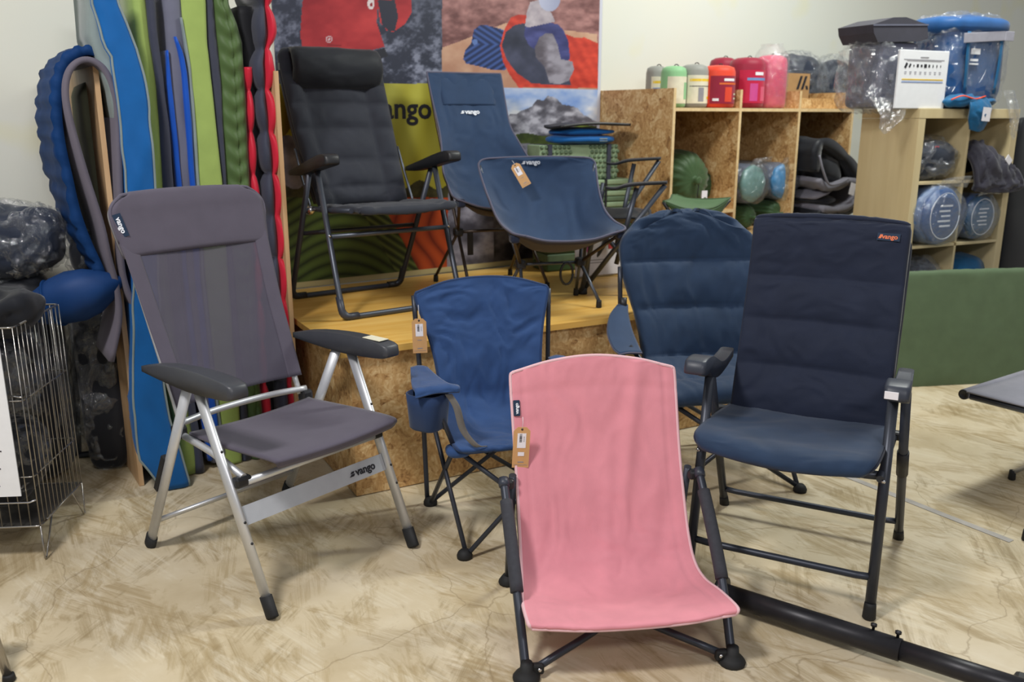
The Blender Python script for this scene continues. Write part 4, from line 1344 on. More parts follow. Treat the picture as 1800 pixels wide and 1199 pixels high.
mat_thing('sleeping_mat', 'quilted forest green inflatable mat with a centre seam', [(368, -40), (376, 0), (383, 73), (389, 147), (393, 220), (401, 340), (412, 480), (426, 640), (436, 720), (444, 815)], [(402, -20), (404, 6), (418, 40), (427, 73), (431, 147), (436, 220), (441, 340), (448, 480), (456, 640), (462, 720), (470, 810)], .65, .30, M['forest'], wob=.003, seed=11.0, bulge=.022, ridge=rg_, n=190, nf=15)
mat_thing('sleeping_mat', 'black mat between the forest green mat and the red mat', [(420, 20), (427, 73), (431, 147), (436, 220), (441, 340), (448, 480), (456, 640), (470, 800)], [(446, 10), (450, 73), (453, 147), (458, 220), (465, 340), (472, 480), (480, 640), (492, 790)], .60, .30, M['darkmat'], wob=.003, seed=12.0)


def pillows(cy, half, off):
    return cy


def baffle(left_c, w0, d, m, parent, name, seed, sides):
    # string of inflated chambers seen edge-on; sides=(left,right) multipliers of width
    ys = np.linspace(left_c[0][1], 790, 150)
    L_, R_, bl = [], [], []
    for y in ys:
        cx = np.interp(y, [p[1] for p in left_c], [p[0] for p in left_c])
        ph = ((y - 10) % 74) / 74
        wv = .28 + .72 * math.sin(math.pi * ph) ** .55
        bl.append(.004 + .030 * math.sin(math.pi * ph) ** .7)
        L_.append((cx - sides[0] * w0 * wv, y)); R_.append((cx + sides[1] * w0 * wv, y))
    mb = slab(L_, R_, d, .26, m, bulge=bl, n=150, wob=.003, seed=seed)
    return mb.build(name, m, parent)


t = thing('sleeping_mat', 'inflated red and slate mat with bulging chambers, rightmost of the row', 'mat')
cpath = [(462, -30), (468, 20), (470, 60), (464, 110), (470, 190), (476, 254), (481, 328), (487, 408), (492, 480), (498, 560), (504, 640), (508, 720), (510, 790)]
baffle(cpath, 19, .665, M['red'], t, 'red_side', 14.0, (0, 1.0))
baffle(cpath, 19, .66, M['slate'], t, 'slate_side', 15.0, (1.0, 0))
t2 = thing('sleeping_mat', 'thin red chambered mat showing behind the black mat', 'mat')
baffle([(436, 118), (443, 250), (449, 340), (455, 480), (464, 640), (474, 790)], 12, .63, M['red'], t2, 'red_side', 16.0, (.7, .7))


def ribbon(path, d, depth, thick, m, name, label=None, wob=0.0, n=80, parent=None, puffs=0):
    P = cr([(x, y, 0) for x, y in path], n)
    S = np.array([atwall(p[0], p[1], d) for p in P])
    T = np.gradient(S, axis=0)
    Nn = np.stack([-T[:, 1], T[:, 0]], 1)
    Nn /= np.linalg.norm(Nn, axis=1, keepdims=True)
    mb = MB()
    rings = []
    nd = 10 if wob else 3
    for i in range(n):
        f, g = [], []
        for k in range(nd):
            dd = d - depth * k / (nd - 1)
            tt = thick / 2
            w_ = wob * (abs(math.sin(i * math.pi * puffs / n)) ** .7 - .5) + wob * .6 * float(vnoise([[i * .25, dd * 14, 3.3]])[0]) if wob else 0
            o1 = S[i] + Nn[i] * (tt + w_)
            o2 = S[i] - Nn[i] * tt
            f.append(W(o1[0], dd, max(o1[1], .004))); g.append(W(o2[0], dd, max(o2[1], .004)))
        rings.append(f + g[::-1])
    K = 2 * nd
    fs = []
    for i in range(n - 1):
        for k in range(K):
            k2 = (k + 1) % K
            fs.append((i * K + k, i * K + k2, (i + 1) * K + k2, (i + 1) * K + k))
    fs.append(tuple(reversed(range(K)))); fs.append(tuple((n - 1) * K + k for k in range(K)))
    mb.add([p for r in rings for p in r], fs)
    o = mb.build(name, m, parent)
    if label: tag(o, label, 'mat')
    return o


ribbon([(196, 636), (210, 561), (205, 505), (191, 449), (178, 392), (150, 304), (123, 208), (116, 160), (122, 126), (140, 107), (162, 106), (184, 122), (199, 155), (207, 200), (210, 300), (212, 390), (214, 463), (224, 510), (240, 543)], .745, .50, .020, M['foamgrey'], 'foam_mat', 'thick grey foam mat folded over the left plywood divider')
ribbon([(184, 500), (174, 470), (153, 425), (134, 372), (120, 312), (107, 252), (101, 200), (102, 150), (115, 112), (142, 91), (168, 91), (192, 108), (206, 150), (216, 200), (219, 300)], .71, .50, .030, M['quilt'], 'quilted_mat', 'shiny navy quilted mat folded outside the grey foam mat', wob=.014, puffs=23)
mat_thing('sleeping_mat', 'olive mat edge inside the loop of the grey foam mat', [(155, 135), (143, 165), (146, 200), (150, 240), (160, 300), (172, 380), (188, 460), (215, 620)], [(166, 135), (166, 165), (170, 200), (174, 240), (182, 300), (190, 380), (202, 460), (226, 620)], .50, .30, M['olive'], wob=.004, seed=18.0)

# ------------------------------------------------------------------ left: wire basket, bags, packaged frame
cg = thing('wire_basket', 'chrome wire display basket with a white sign, left edge of the photo', 'basket', (-1.562, 2.68, 0), R(95.5 - 90))
# local: +y from front corner to back corner, -x towards the left
CW_, CD_, CHh, CB = .42, .36, .80, .125


def wire(p, q, name='wire', r=.0021):
    mb = MB(); mb.tube([p, q], r, 6); return mb.build(name, M['chrome'], cg)


ref = None
for k in range(13):
    y = CD_ * k / 12
    if ref is None:
        ref = wire((0, 0, CB), (0, 0, CHh)); ref.location = (0, 0, 0)
    else:
        o = ref.copy(); C.objects.link(o); o.parent = cg; o.location = (0, y, 0)
    o = ref.copy(); C.objects.link(o); o.parent = cg; o.location = (-CW_, y, 0)
for k in range(1, 14):
    for y in (0, CD_):
        o = ref.copy(); C.objects.link(o); o.parent = cg; o.location = (-CW_ * k / 14, y, 0)
for z, r in ((CHh, .0035), (.56, .0025), (.30, .0025), (CB, .0035)):
    mb = MB(); mb.tube(fillet([(0, .05, z), (0, CD_, z), (-CW_, CD_, z), (-CW_, 0, z), (0, 0, z), (0, .05, z)], .015, 3), r, 6); mb.build('rim', M['chrome'], cg)
mb = MB(); mb.box((-CW_ / 2, CD_ / 2, CB), (CW_ - .01, CD_ - .01, .003)); mb.build('base_tray', M['chrome'], cg)
for sx in (0, -CW_):
    for (y, dy) in ((0, .09), (CD_, -.09)):
        mb = MB(); mb.tube(fillet([(sx, y, CB), (sx, y, .006), (sx, y + dy * .14, .006), (sx, y + dy, CB)], .01, 3), .0032, 6); mb.build('foot', M['chrome'], cg)
mb = MB(); mb.tube(fillet([(-.03, -.006, .58), (.0, -.008, .575), (.003, -.004, .575)], .005), .003, 6); mb.tube(fillet([(-.25, -.006, .215), (-.02, -.010, .215), (.0, -.006, .222)], .005), .0035, 6); mb.build('sign_clip', M['rivet'], cg)
sg = thing('hanging_sign', 'white printed sign hanging on the front of the wire basket', 'sign', lp((-1.562, 2.68, 0), R(5.5), (-.145, -.012, .23)), R(5.5))
mb = MB(); mb.box((0, 0, .27), (.21, .004, .52)); mb.build('panel', M['boardwhite'], sg)
mb = MB()
for k in range(6):
    mb.box((.02 + .01 * (k % 3), -.0026, .05 + k * .06), (.05, .0008, .004), M=Matrix.Rotation(.12, 4, 'Y'))
mb.build('printed_text', M['ink'], sg)['kind'] = 'stuff'


def film_over(parent, c, rad, e=(.7, .7), seed=0.0, amp=.03, freq=9, rot=0.0, m=None, name='plastic_wrap', tilt=0.0):
    mb = MB(); mb.blob(c, rad, e, amp * .9, freq * 1.5, rot, 120, 72, seed, tilt, True)
    return mb.build(name, m or M['film'], parent)


def bag(name, label, c, rad, m, e=(.7, .7), amp=.02, freq=7, rot=0.0, seed=0.0, wrap=None, tilt=0.0, cat='bag', group=None, wm=None, wamp=.03):
    c = V3(*[float(q) for q in c])
    t = thing(name, label, cat, c, rot, group)
    mb = MB(); mb.blob((0, 0, 0), rad, e, amp, freq, 0, 44, 28, seed, tilt); mb.build('body', m, t)
    if wrap:
        film_over(t, (0, 0, 0), tuple(r * wrap for r in rad), (.75, .8), seed + 3, wamp, 10, 0, wm, tilt=tilt)
    return t


# contents of the basket
bag('packed_bag', 'black plastic wrapped bag inside the wire basket, upper one', lp((-1.562, 2.68, 0), R(5.5), (-.20, .17, .60)), (.17, .13, .14), M['bagblack'], (.7, .7), .03, 9, R(5), 1, 1.03)
bag('packed_bag', 'black plastic wrapped bag inside the wire basket, lower one', lp((-1.562, 2.68, 0), R(5.5), (-.20, .17, .315)), (.16, .13, .135), M['bagblack'], (.7, .7), .03, 9, R(5), 2, 1.03)
bag('mesh_bag', 'crumpled black mesh bag lying on top of the wire basket', lp((-1.562, 2.68, 0), R(5.5), (-.17, .16, .835)), (.19, .15, .075), M['bagblack'], (.9, .9), .035, 10, 0, 3)
# blue pump sack
pc = at(128, 522, 3.22)
t = thing('pump_sack', 'inflated blue dry sack resting beside the wire basket top', 'sack', pc, R(10))
mb = MB(); mb.lathe([(.024, -.165), (.042, -.155), (.066, -.12), (.090, -.05), (.098, .01), (.088, .07), (.060, .13), (.026, .175), (.006, .195)], (0, 0, 0), (.96, .0, .32), 36, wob=lambda a, h: .05 * math.sin(2 * a) + .02 * math.sin(5 * a + h * 20)); bd = mb.build('body', M['quilt'], t)
bd.data.materials[0] = M['pumpblue']
ax_ = Vector((.96, 0, .32)).normalized()
mb = MB(); mb.lathe([(.020, 0), (.024, .006), (.022, .016), (.016, .02)], tuple(ax_ * -.155), tuple(-ax_), 16); mb.build('valve', M['paper'], t)
mb = MB(); mb.lathe([(.0905, -.074), (.0925, -.07), (.0905, -.066)], (0, 0, 0), (.96, 0, .32), 36, wob=lambda a, h: .05 * math.sin(2 * a) + .02 * math.sin(5 * a + h * 20)); mb.build('seam', M['quilt'], t)
# tall dark stack at the wall
bag('packed_bag', 'tall black plastic wrapped pack standing behind the wire basket', (-1.98, 3.36, .43), (.19, .14, .425), M['bagblack'], (.5, .4), .025, 6, R(20), 5, 1.04)
bag('packed_bag', 'dark bag in glossy plastic lying on top of the tall pack by the wall', (-1.97, 3.36, .985), (.235, .15, .125), M['bagnavy'], (.7, .6), .03, 7, R(12), 6, 1.07, wamp=.045)
bag('packed_bag', 'small black plastic wrapped roll at the end of the dark glossy bag', (-1.655, 3.46, .915), (.085, .075, .085), M['bagblack'], (.8, .8), .012, 8, R(12), 7, 1.08)
bag('packed_bag', 'black wrapped pack on the floor under the small black roll', (-1.70, 3.50, .41), (.09, .075, .405), M['bagblack'], (.5, .4), .012, 8, R(12), 8, 1.06)
# packaged dark frame
t = thing('packaged_frame', 'dark grey rounded frame in clear plastic leaning by the wall left of the plywood', 'package', (-1.735, 3.635, .004), R(18))
mb = MB()
for z0, z1, hw in ((.0, .62, .155),):
    mb.tube(fillet([(-hw, 0, .012), (hw, 0, .012), (hw - .04, .07, .62), (-hw + .04, .07, .62), (-hw, 0, .012)], .05), .014, 10)
    mb.tube(fillet([(-hw + .05, -.004, .10), (hw - .04, -.004, .10), (hw - .075, .055, .56), (-hw + .06, .055, .56), (-hw + .05, -.004, .10)], .06), .010, 10)
mb.build('frame', M['dgun'], t)
mb = MB(); mb.blob((.0, .045, .33), (.11, .03, .24), (.5, .5), .01, 8, tilt=0); mb.build('padding', M['plum'], t)
film_over(t, (0, .04, .325), (.185, .06, .32), (.4, .4), 4, .02, 9)

# steel stand foot at lower left corner
t = thing('metal_stand', 'thin brushed steel stand leg in the lower left corner', 'stand', (-1.36, 2.06, 0))
mb = MB(); mb.tube([(-.03, .0, .25), (.035, -.03, .012)], .012, 12); mb.build('leg', M['chrome'], t)
foot_plug(t, (.037, -.031, 0), .015, .02)
mb = MB(); mb.tube([(-.05, .02, .25), (-.09, .12, .012)], .012, 12); mb.build('leg', M['chrome'], t)
mb = MB(); mb.box((-.045, .01, .262), (.07, .06, .03), bev=.008); mb.build('bracket', M['black'], t)

# ------------------------------------------------------------------ banner with printed photographs
def make_banner():
    s0, s1, z0, z1, d = -.02, 1.945, .603, 2.35, .006
    nx, nz = 430, 400
    ss, zz = np.linspace(s0, s1, nx), np.linspace(z0, z1, nz)
    S_, Z_ = np.meshgrid(ss, zz)
    P = B0 + S_[..., None] * WU + WN * d
    P[..., 2] = Z_
    wav = .0
    v = P - CAMP
    X = 900 + FPX * v[..., 0] / (v[..., 1] * _cp - v[..., 2] * _sp)
    Y = 599.5 - FPX * (v[..., 1] * _sp + v[..., 2] * _cp) / (v[..., 1] * _cp - v[..., 2] * _sp)
    # X,Y: a 2D drawing frame for the artwork (units of the printed sheet)
    def nz_(sx, sy, o=4, k=0): return fbm(np.stack([X * sx, Y * sy, np.full_like(X, k * 3.7)], -1), o)
    def inpoly(poly):
        r = np.zeros(X.shape, bool)
        n = len(poly)
        for i in range(n):
            x1, y1 = poly[i]; x2, y2 = poly[(i + 1) % n]
            c = ((y1 > Y) != (y2 > Y)) & (X < (x2 - x1) * (Y - y1) / (y2 - y1 + 1e-9) + x1)
            r ^= c
        return r
    def mixc(a, b, t): return np.asarray(a)[None, None] * (1 - t[..., None]) + np.asarray(b)[None, None] * t[..., None]
    K = lambda h: np.array([int(h[i:i + 2], 16) / 255 for i in (0, 2, 4)])
    img = np.zeros(X.shape + (3,)) + K('8b8a92')
    def put(mask, c): img[mask] = c[mask] if getattr(c, 'ndim', 1) == 3 else c
    # A: grey rocks and snow, red jacket
    mA = (X < 777) & (Y < 147)
    t_ = np.clip(.36 + .8 * nz_(.06, .07, 5) + .5 * nz_(.22, .26, 3, 1), 0, 1)
    put(mA, mixc(K('3a3f50'), K('9a9fb2'), t_ * np.clip(.55 + (Y - 20) / 220, .3, 1)))
    sh = np.clip(.5 + .5 * nz_(.02, .03, 4, 2), 0, 1)
    red = mixc(K('9c2832'), K('cf4a4c'), sh)
    put(inpoly([(540, -60), (531, 10), (528, 60), (531, 84), (570, 90), (640, 92), (676, 82), (662, 40), (668, -60)]), red)
    put(inpoly([(668, -60), (664, 10), (668, 40), (680, 54), (692, 56), (712, 42), (724, 22), (722, -60)]), red)
    put(inpoly([(664, 0), (694, 0), (700, 30), (694, 54), (684, 56), (672, 44)]), K('3a3d4c'))
    put(inpoly([(548, 90), (600, 93), (650, 92), (676, 84), (682, 98), (650, 112), (560, 112)]), K('33353f'))
    put(inpoly([(655, 100), (668, 104), (666, 120), (656, 118)]), K('b04044'))
    rr = np.hypot(X - 578.5, Y - 69)
    put((rr < 6), K('d8c0c4')); put((rr < 4.5), K('b84048')); put((rr < 2.2), K('d8c0c4'))
    put((np.hypot((X - 652) * 1.1, (Y - 6) * .6) < 6.5), K('e6dcdc')); put((np.hypot((X - 653) * 1.2, (Y - 8) * .8) < 3.0), K('a03038'))
    put((np.abs(Y - (78 + .06 * (X - 560))) < 1.0) & (X > 575) & (X < 600), K('8c2430'))
    # B: desert, blue pad, orange bag, seated figure from behind
    mB = (X >= 777) & (Y < 153.5 + (X - 880) * .02)
    t_ = np.clip(.5 + .5 * nz_(.06, .10, 5, 3), 0, 1)
    put(mB, mixc(K('77504f'), K('b98c88'), t_))
    gnd = mB & inpoly([(777, 84), (810, 72), (850, 56), (890, 40), (1050, 60), (1050, 160), (777, 160)])
    put(gnd, mixc(K('c2957c'), K('dcb89e'), np.clip(.5 + .5 * nz_(.05, .05, 3, 4) + (90 - Y) / 120, 0, 1)))
    pad = inpoly([(833, 52), (846, 43), (862, 46), (884, 52), (896, 70), (890, 122), (882, 124), (862, 122), (840, 116), (820, 112), (814, 104), (818, 88), (828, 76), (831, 62)])
    ch = np.sin((np.abs(Y - 78) * .95 + (X - 836) * .62) * .62)
    put(pad, mixc(K('22345f'), K('4a66a6'), np.clip(.5 + .55 * ch, 0, 1)))
    put(np.hypot(X - 835, Y - 74) < 5, K('6a86c0'))
    orange = mixc(K('b83a2e'), K('ea5a44'), np.clip(.5 + .5 * nz_(.05, .09, 4, 5) + .15 * np.sin(X * .35 - Y * .2), 0, 1))
    put(inpoly([(886, 53), (898, 31), (912, 25), (926, 26), (940, 50), (990, 58), (1010, 66), (1028, 66), (1051, 76), (1051, 155), (912, 154), (896, 132), (884, 108), (879, 80)]), orange)
    put(inpoly([(889, 56), (905, 44), (926, 40), (960, 52), (990, 90), (1004, 150), (935, 147), (908, 128), (890, 104), (882, 80)]), mixc(K('33384a'), K('565a72'), np.clip(.5 + .5 * nz_(.04, .04, 3, 6), 0, 1)))
    put(inpoly([(924, 44), (950, 38), (980, 42), (990, 52), (999, 72), (1002, 104), (990, 110), (960, 100), (930, 80), (921, 62)]), mixc(K('3a3e72'), K('5a5f9a'), np.clip(.5 + .5 * nz_(.04, .1, 3, 7), 0, 1)))
    put(inpoly([(948, 66), (960, 58), (972, 60), (980, 78), (986, 104), (1006, 108), (1009, 122), (1000, 142), (984, 148), (966, 146), (958, 120), (942, 100), (940, 84)]), mixc(K('68626c'), K('a8a4b0'), np.clip(.5 + .6 * nz_(.06, .08, 4, 8) + (X - 970) / 90, 0, 1)))
    put(inpoly([(923, 46), (926, 22), (932, 4), (946, 0), (964, 16), (972, 28), (976, 38), (958, 42), (930, 48)]), mixc(K('a59ca6'), K('cfc6cc'), np.clip(.5 + .5 * nz_(.08, .08, 3, 9), 0, 1)))
    put((np.hypot((X - 966) / 19, (Y + 2) / 22) < 1) & mB, mixc(K('9aa0bc'), K('c4c8de'), np.clip(.6 - (X - 966) / 50, 0, 1)))
    # C: yellow tent fly
    mC = (Y >= 147) & (Y < 345) & (X < 880)
    fold = np.sin((X + (Y - 150) * .18) * .13) + .6 * np.sin((X - Y * .3) * .05)
    put(mC, mixc(K('a39a2c'), K('cbc85c'), np.clip(.62 + .22 * fold - np.clip((Y - 250) / 200, 0, .3), 0, 1)))
    gl = inpoly([(470, 235), (532, 240), (548, 345), (470, 345)]) | inpoly([(770, 147), (880, 147), (880, 345), (800, 345)])
    put(mC & gl, mixc(K('6e6c78'), K('a9a8b8'), np.clip(.5 + .5 * nz_(.05, .05, 4, 10), 0, 1)))
    put(mC & inpoly([(470, 150), (520, 150), (530, 200), (500, 240), (470, 235)]), mixc(K('6c5a10'), K('a8982a'), np.clip(.5 + .5 * fold, 0, 1)))
    put((Y >= 325 + 8 * np.sin(X * .1)) & (Y < 350) & (X < 800), mixc(K('34321f'), K('5d5a36'), np.clip(.5 + .5 * nz_(.12, .1, 3, 11), 0, 1)))
    # D: mountain
    mD = (X >= 880) & (Y >= 153.5 + (X - 880) * .02)
    cl = np.clip(.5 + .8 * nz_(.02, .035, 4, 12), 0, 1)
    put(mD, mixc(K('7ea0dc'), K('e4e6ee'), cl))
    ridge = 182 + .0 * X + np.abs((X - 960)) * .32 - 14 * np.exp(-((X - 975) / 40) ** 2) + 5 * fbm(np.stack([X * .09, X * 0, X * 0], -1), 3)
    put(mD & (Y > ridge), mixc(K('5c5b66'), K('c2c1cc'), np.clip(.42 + .7 * nz_(.07, .10, 5, 13), 0, 1)))
    gr = 214 + (1048 - X) * .14 + 6 * np.sin(X * .06)
    put(mD & (Y > gr + 8), mixc(K('3d4a26'), K('71803c'), np.clip(.5 + .7 * nz_(.05, .05, 4, 14), 0, 1)))
    put(mD & (Y > gr + 26), mixc(K('55565e'), K('9d9ca6'), np.clip(.5 + .6 * nz_(.04, .05, 4, 15), 0, 1)))
    # E: green chevron mat and orange mat
    mE = (Y >= 347) & (X < 800)
    dx_ = np.abs(X - 606)
    a = Y - .0045 * dx_ ** 2 * (dx_ < 60) - (dx_ >= 60) * (16.2 + (dx_ - 60) * .62)
    tub = np.abs(np.sin(a * .15)) ** .6 * 2 - 1.2
    bnd = 640 + (Y - 347) * .55
    put(mE, mixc(K('263619'), K('7c9448'), np.clip(.5 + .42 * tub - .0015 * np.abs(X - 600), 0, 1)))
    a2 = np.sin((Y * .9 - (X - bnd) * .9) * .32)
    put(mE & (X > bnd - 16) & (X < bnd + 26), mixc(K('2a3a1a'), K('7d8c48'), np.clip(.45 + .5 * a2, 0, 1)))
    a3 = np.abs(np.sin((X * .8 + np.sin(Y * .05) * 10 - Y * .2) * .13)) ** .6 * 2 - 1.2
    put(mE & (X > bnd + 26), mixc(K('7a2412'), K('d8622c'), np.clip(.5 + .42 * a3, 0, 1)))
    # F: grey water and rock
    mF = (X > 788 - (Y - 347) * .02) & (Y > 250) & (X < 1060) & ~((X > 880) & (Y < gr + 30))
    put(mF, mixc(K('4c4b58'), K('b4b3c4'), np.clip(.5 + .6 * nz_(.035, .05, 5, 16), 0, 1)))
    put(mF & (X > 868) & (Y > 330), mixc(K('33313a'), K('7d787e'), np.clip(.4 + .7 * nz_(.05, .06, 4, 17), 0, 1)))
    # pale border along the bottom and the right edge
    put((Z_ < z0 + .028), K('d2c596'))
    put((S_ > s1 - .02), K('d8dae6'))
    img = np.clip(img, 0, 1) ** 1.12 * .94
    lin_ = np.where(img <= .04045, img / 12.92, ((img + .055) / 1.055) ** 2.4)
    mb = MB()
    ids = np.arange(nx * nz).reshape(nz, nx)
    f = np.stack([ids[:-1, :-1], ids[:-1, 1:], ids[1:, 1:], ids[1:, :-1]], -1).reshape(-1, 4)
    me = bpy.data.meshes.new('wall_banner')
    # thin board: front grid plus a back quad and rim
    vs = P.reshape(-1, 3)
    back = np.array([W(s0, .0015, z0), W(s1, .0015, z0), W(s1, .0015, z1), W(s0, .0015, z1)])
    n = len(vs)
    c4 = [ids[0, 0], ids[0, -1], ids[-1, -1], ids[-1, 0]]
    extra = [[n + 3, n + 2, n + 1, n], [n, n + 1, c4[1], c4[0]], [n + 1, n + 2, c4[2], c4[1]], [n + 2, n + 3, c4[3], c4[2]], [n + 3, n, c4[0], c4[3]]]
    me.from_pydata(np.vstack([vs, back]).tolist(), [], f.tolist() + [[int(q) for q in e] for e in extra])
    at_ = me.color_attributes.new('print', 'FLOAT_COLOR', 'POINT')
    col = np.ones((n + 4, 4)); col[:n, :3] = lin_.reshape(-1, 3); col[n:, :3] = .6
    at_.data.foreach_set('color', col.ravel())
    me.materials.append(M['print'])
    o = obj('wall_banner', me, None)
    tag(o, 'large printed photo banner on the wall behind the platform with climbers and mats', 'banner')
    # lettering on the tent
    sL, zL = atwall(706, 192, .008)
    tx = obj('printed_logo', text_mesh('vango', .150, .0004, .022, 0, M['ink']), None, o)
    place(tx, W(sL, .0075, zL), WU, (0, 0, 1))
    return o


make_banner()

# ------------------------------------------------------------------ foam stack on the platform
SY = R(26)
def stk(p): return p
t = thing('folded_foam_mat', 'sage egg-box foam mat folded into a block with dark straps, on top of the stack', 'mat', (.362, 4.99, 1.10), SY)
mb = MB()
nu, nv = 64, 26
mb2 = MB(); mb2.box((0, .05, .095), (.50, .15, .19), bev=.006); mb2.build('body', M['greenfoam'], t)
for k in range(18):
    for j in range(7):
        if 6 < k < 11: continue
        x = -.236 + k * .0278 + (j % 2) * .010
        mb.lathe([(.0125, 0), (.010, .005), (.004, .009), (.001, .010)], (x, -.0245, .015 + j * .027), (0, -1, 0), 6)
o = mb.build('egg_box_relief', M['greenfoamd'], t); o['kind'] = 'stuff'
for x in (-.19, .185):
    mb = MB(); mb.box((x, .05, .095), (.022, .176, .196)); mb.build('strap', M['slate'], t)
t = thing('folded_foam_mat', 'striped folded foam mat block below the egg-box block', 'mat', (.44, 5.03, .848), SY)
for k in range(8):
    mb = MB(); mb.box((0, .03, .0158 + k * .0312), (.52, .17, .0296), bev=.008); mb.build('fold', M['greenfoam'] if k % 2 else M['greenfoamd'], t)
mb = MB(); mb.box((.07, .03, .125), (.012, .18, .254)); mb.build('strap', M['black'], t)
t = thing('folded_foam_mat', 'lowest green folded foam block of the stack on the platform', 'mat', (.42, 5.02, .602), SY)
for k in range(5):
    mb = MB(); mb.box((0, .03, .024 + k * .0488), (.56, .18, .047), bev=.008); mb.build('fold', M['greenfoamd'] if k % 2 else M['greensack'], t)
mb = MB(); mb.box((.235, -.0625, .16), (.05, .003, .11)); lb = mb.build('paper_label', M['paper'], t)
mb = MB(); mb.box((.235, -.0646, .195), (.048, .001, .03)); mb.build('yellow_band', M['yellow'], lb)
t = thing('folded_mat', 'folded bright blue inflatable mat on top of the green foam stack', 'mat', (.38, 5.03, 1.292), SY)
mb = MB(); mb.blob((0, 0, .026), (.20, .10, .026), (.6, .7), .006, 12); mb.build('lower_fold', M['royal'], t).data.materials[0] = M['sky']
mb = MB(); mb.blob((.01, 0, .066), (.19, .095, .02), (.6, .7), .006, 12, seed=4); mb.build('upper_fold', M['sky'], t)
mb = MB(); mb.box((.09, -.099, .03), (.05, .002, .006)); mb.box((.09, -.099, .018), (.05, .002, .004)); mb.build('printed_text', M['skyshade'], t)['kind'] = 'stuff'
t = MB(); t.sheet([[(-.20, -.10, .0), (-.05, -.11, .014), (.1, -.11, .014), (.24, -.10, .008)], [(-.215, 0, -.008), (-.05, 0, .016), (.1, 0, .016), (.25, 0, .008)], [(-.20, .10, .0), (-.05, .10, .014), (.1, .10, .014), (.24, .10, .008)]], 24, 14, .014)
o = tag(t.build('foam_slab', M['black']), 'thin black foam slab lying on the folded blue mat', 'mat'); o.location = (.40, 5.02, 1.388); o.rotation_euler = (0, 0, SY)
# white display card leaning on the stack
cc = atz(1052, 485, .603)
t = thing('display_card', 'white printed card with pink and red marks standing behind the low navy chair', 'card', cc, R(26))
mb = MB(); mb.box((0, 0, .14), (.30, .005, .28), M=Matrix.Rotation(-.06, 4, 'X')); mb.build('panel', M['paper'], t)
for (x, z, sx, sz, m) in ((-.075, .15, .05, .03, 'pinkink'), (.075, .16, .035, .03, 'redink'), (-.02, .09, .12, .004, 'greyink'), (-.02, .075, .14, .004, 'greyink'), (-.03, .215, .09, .006, 'pinkink')):
    mb = MB(); mb.box((x, -.0042 - (.14 - z) * .06, z), (sx, .001, sz)); mb.build('printed_mark', M[m], t)
mb = MB(); mb.box((0, -.006, .004), (.31, .012, .008)); mb.build('base_rail', M['chrome'], t)
# ------------------------------------------------------------------ frames for the two shelf units
class Frame:
    def __init__(s, o, yaw):
        s.o = V3(*o); s.yaw = yaw
        s.u = V3(math.cos(yaw), math.sin(yaw), 0); s.v = V3(-math.sin(yaw), math.cos(yaw), 0)

    def p(s, u, v, z): return s.o + s.u * u + s.v * v + V3(0, 0, z)

    def px(s, x, y, v):
        r = ray(x, y)
        q = CAMP + r * (np.dot(s.v, s.o + s.v * v - CAMP) / np.dot(s.v, r))
        return float(np.dot(q - s.o, s.u)), float(q[2])


OF = Frame((.877, 4.93, 0), R(34))
CWID, ODEP, OH, OS = .52, .626, 1.587, 1.487
t = thing('osb_shelf_unit', 'shelf unit of pressed strand board with open bays, right of the banner', 'shelf', OF.o, OF.yaw)
for k in range(4):
    mb = MB(); mb.box((k * CWID, ODEP / 2, OH / 2 + .002), (.018, ODEP, OH)); mb.build('upright', M['osb'], t)
    mb = MB(); mb.box((k * CWID, -.001, OH / 2 + .002), (.0182, .003, OH)); mb.build('upright_edge', M['osbedge'], t)
for k in range(3):
    x0, x1 = k * CWID + .0092, (k + 1) * CWID - .0092
    for z, nm in ((OS - .009, 'top_shelf'), ((.905, .755, .80)[k], 'middle_shelf'), (.10, 'bottom_shelf')):
        mb = MB(); mb.box(((x0 + x1) / 2, ODEP / 2 + .002, z), (x1 - x0, ODEP - .004, .018)); mb.build(nm, M['osb'], t)
        mb = MB(); mb.box(((x0 + x1) / 2, -.0005, z), (x1 - x0, .003, .0182)); mb.build('shelf_edge', M['osbedge'], t)
    mb = MB(); mb.box(((x0 + x1) / 2, ODEP - .008, .70), (x1 - x0, .012, 1.38)); mb.build('back_panel', M['osb'], t)
    mb = MB(); mb.box(((x0 + x1) / 2 - .04, ODEP - .06, 1.45), (x1 - x0 - .1, .04, .05)); mb.build('batten', M['plyedge'], t)
# low front board on the right bay top
t = MB(); t.box((0, 0, .032), (.42, .012, .062))
u_, z_ = OF.px(1456, 180, .06)
o = tag(t.build('osb_offcut', M['osb']), 'strip of strand board standing on top of the right bay', 'board'); o.location = OF.p(2.5 * CWID, .10, OS + .001); o.rotation_euler = (0, 0, OF.yaw)


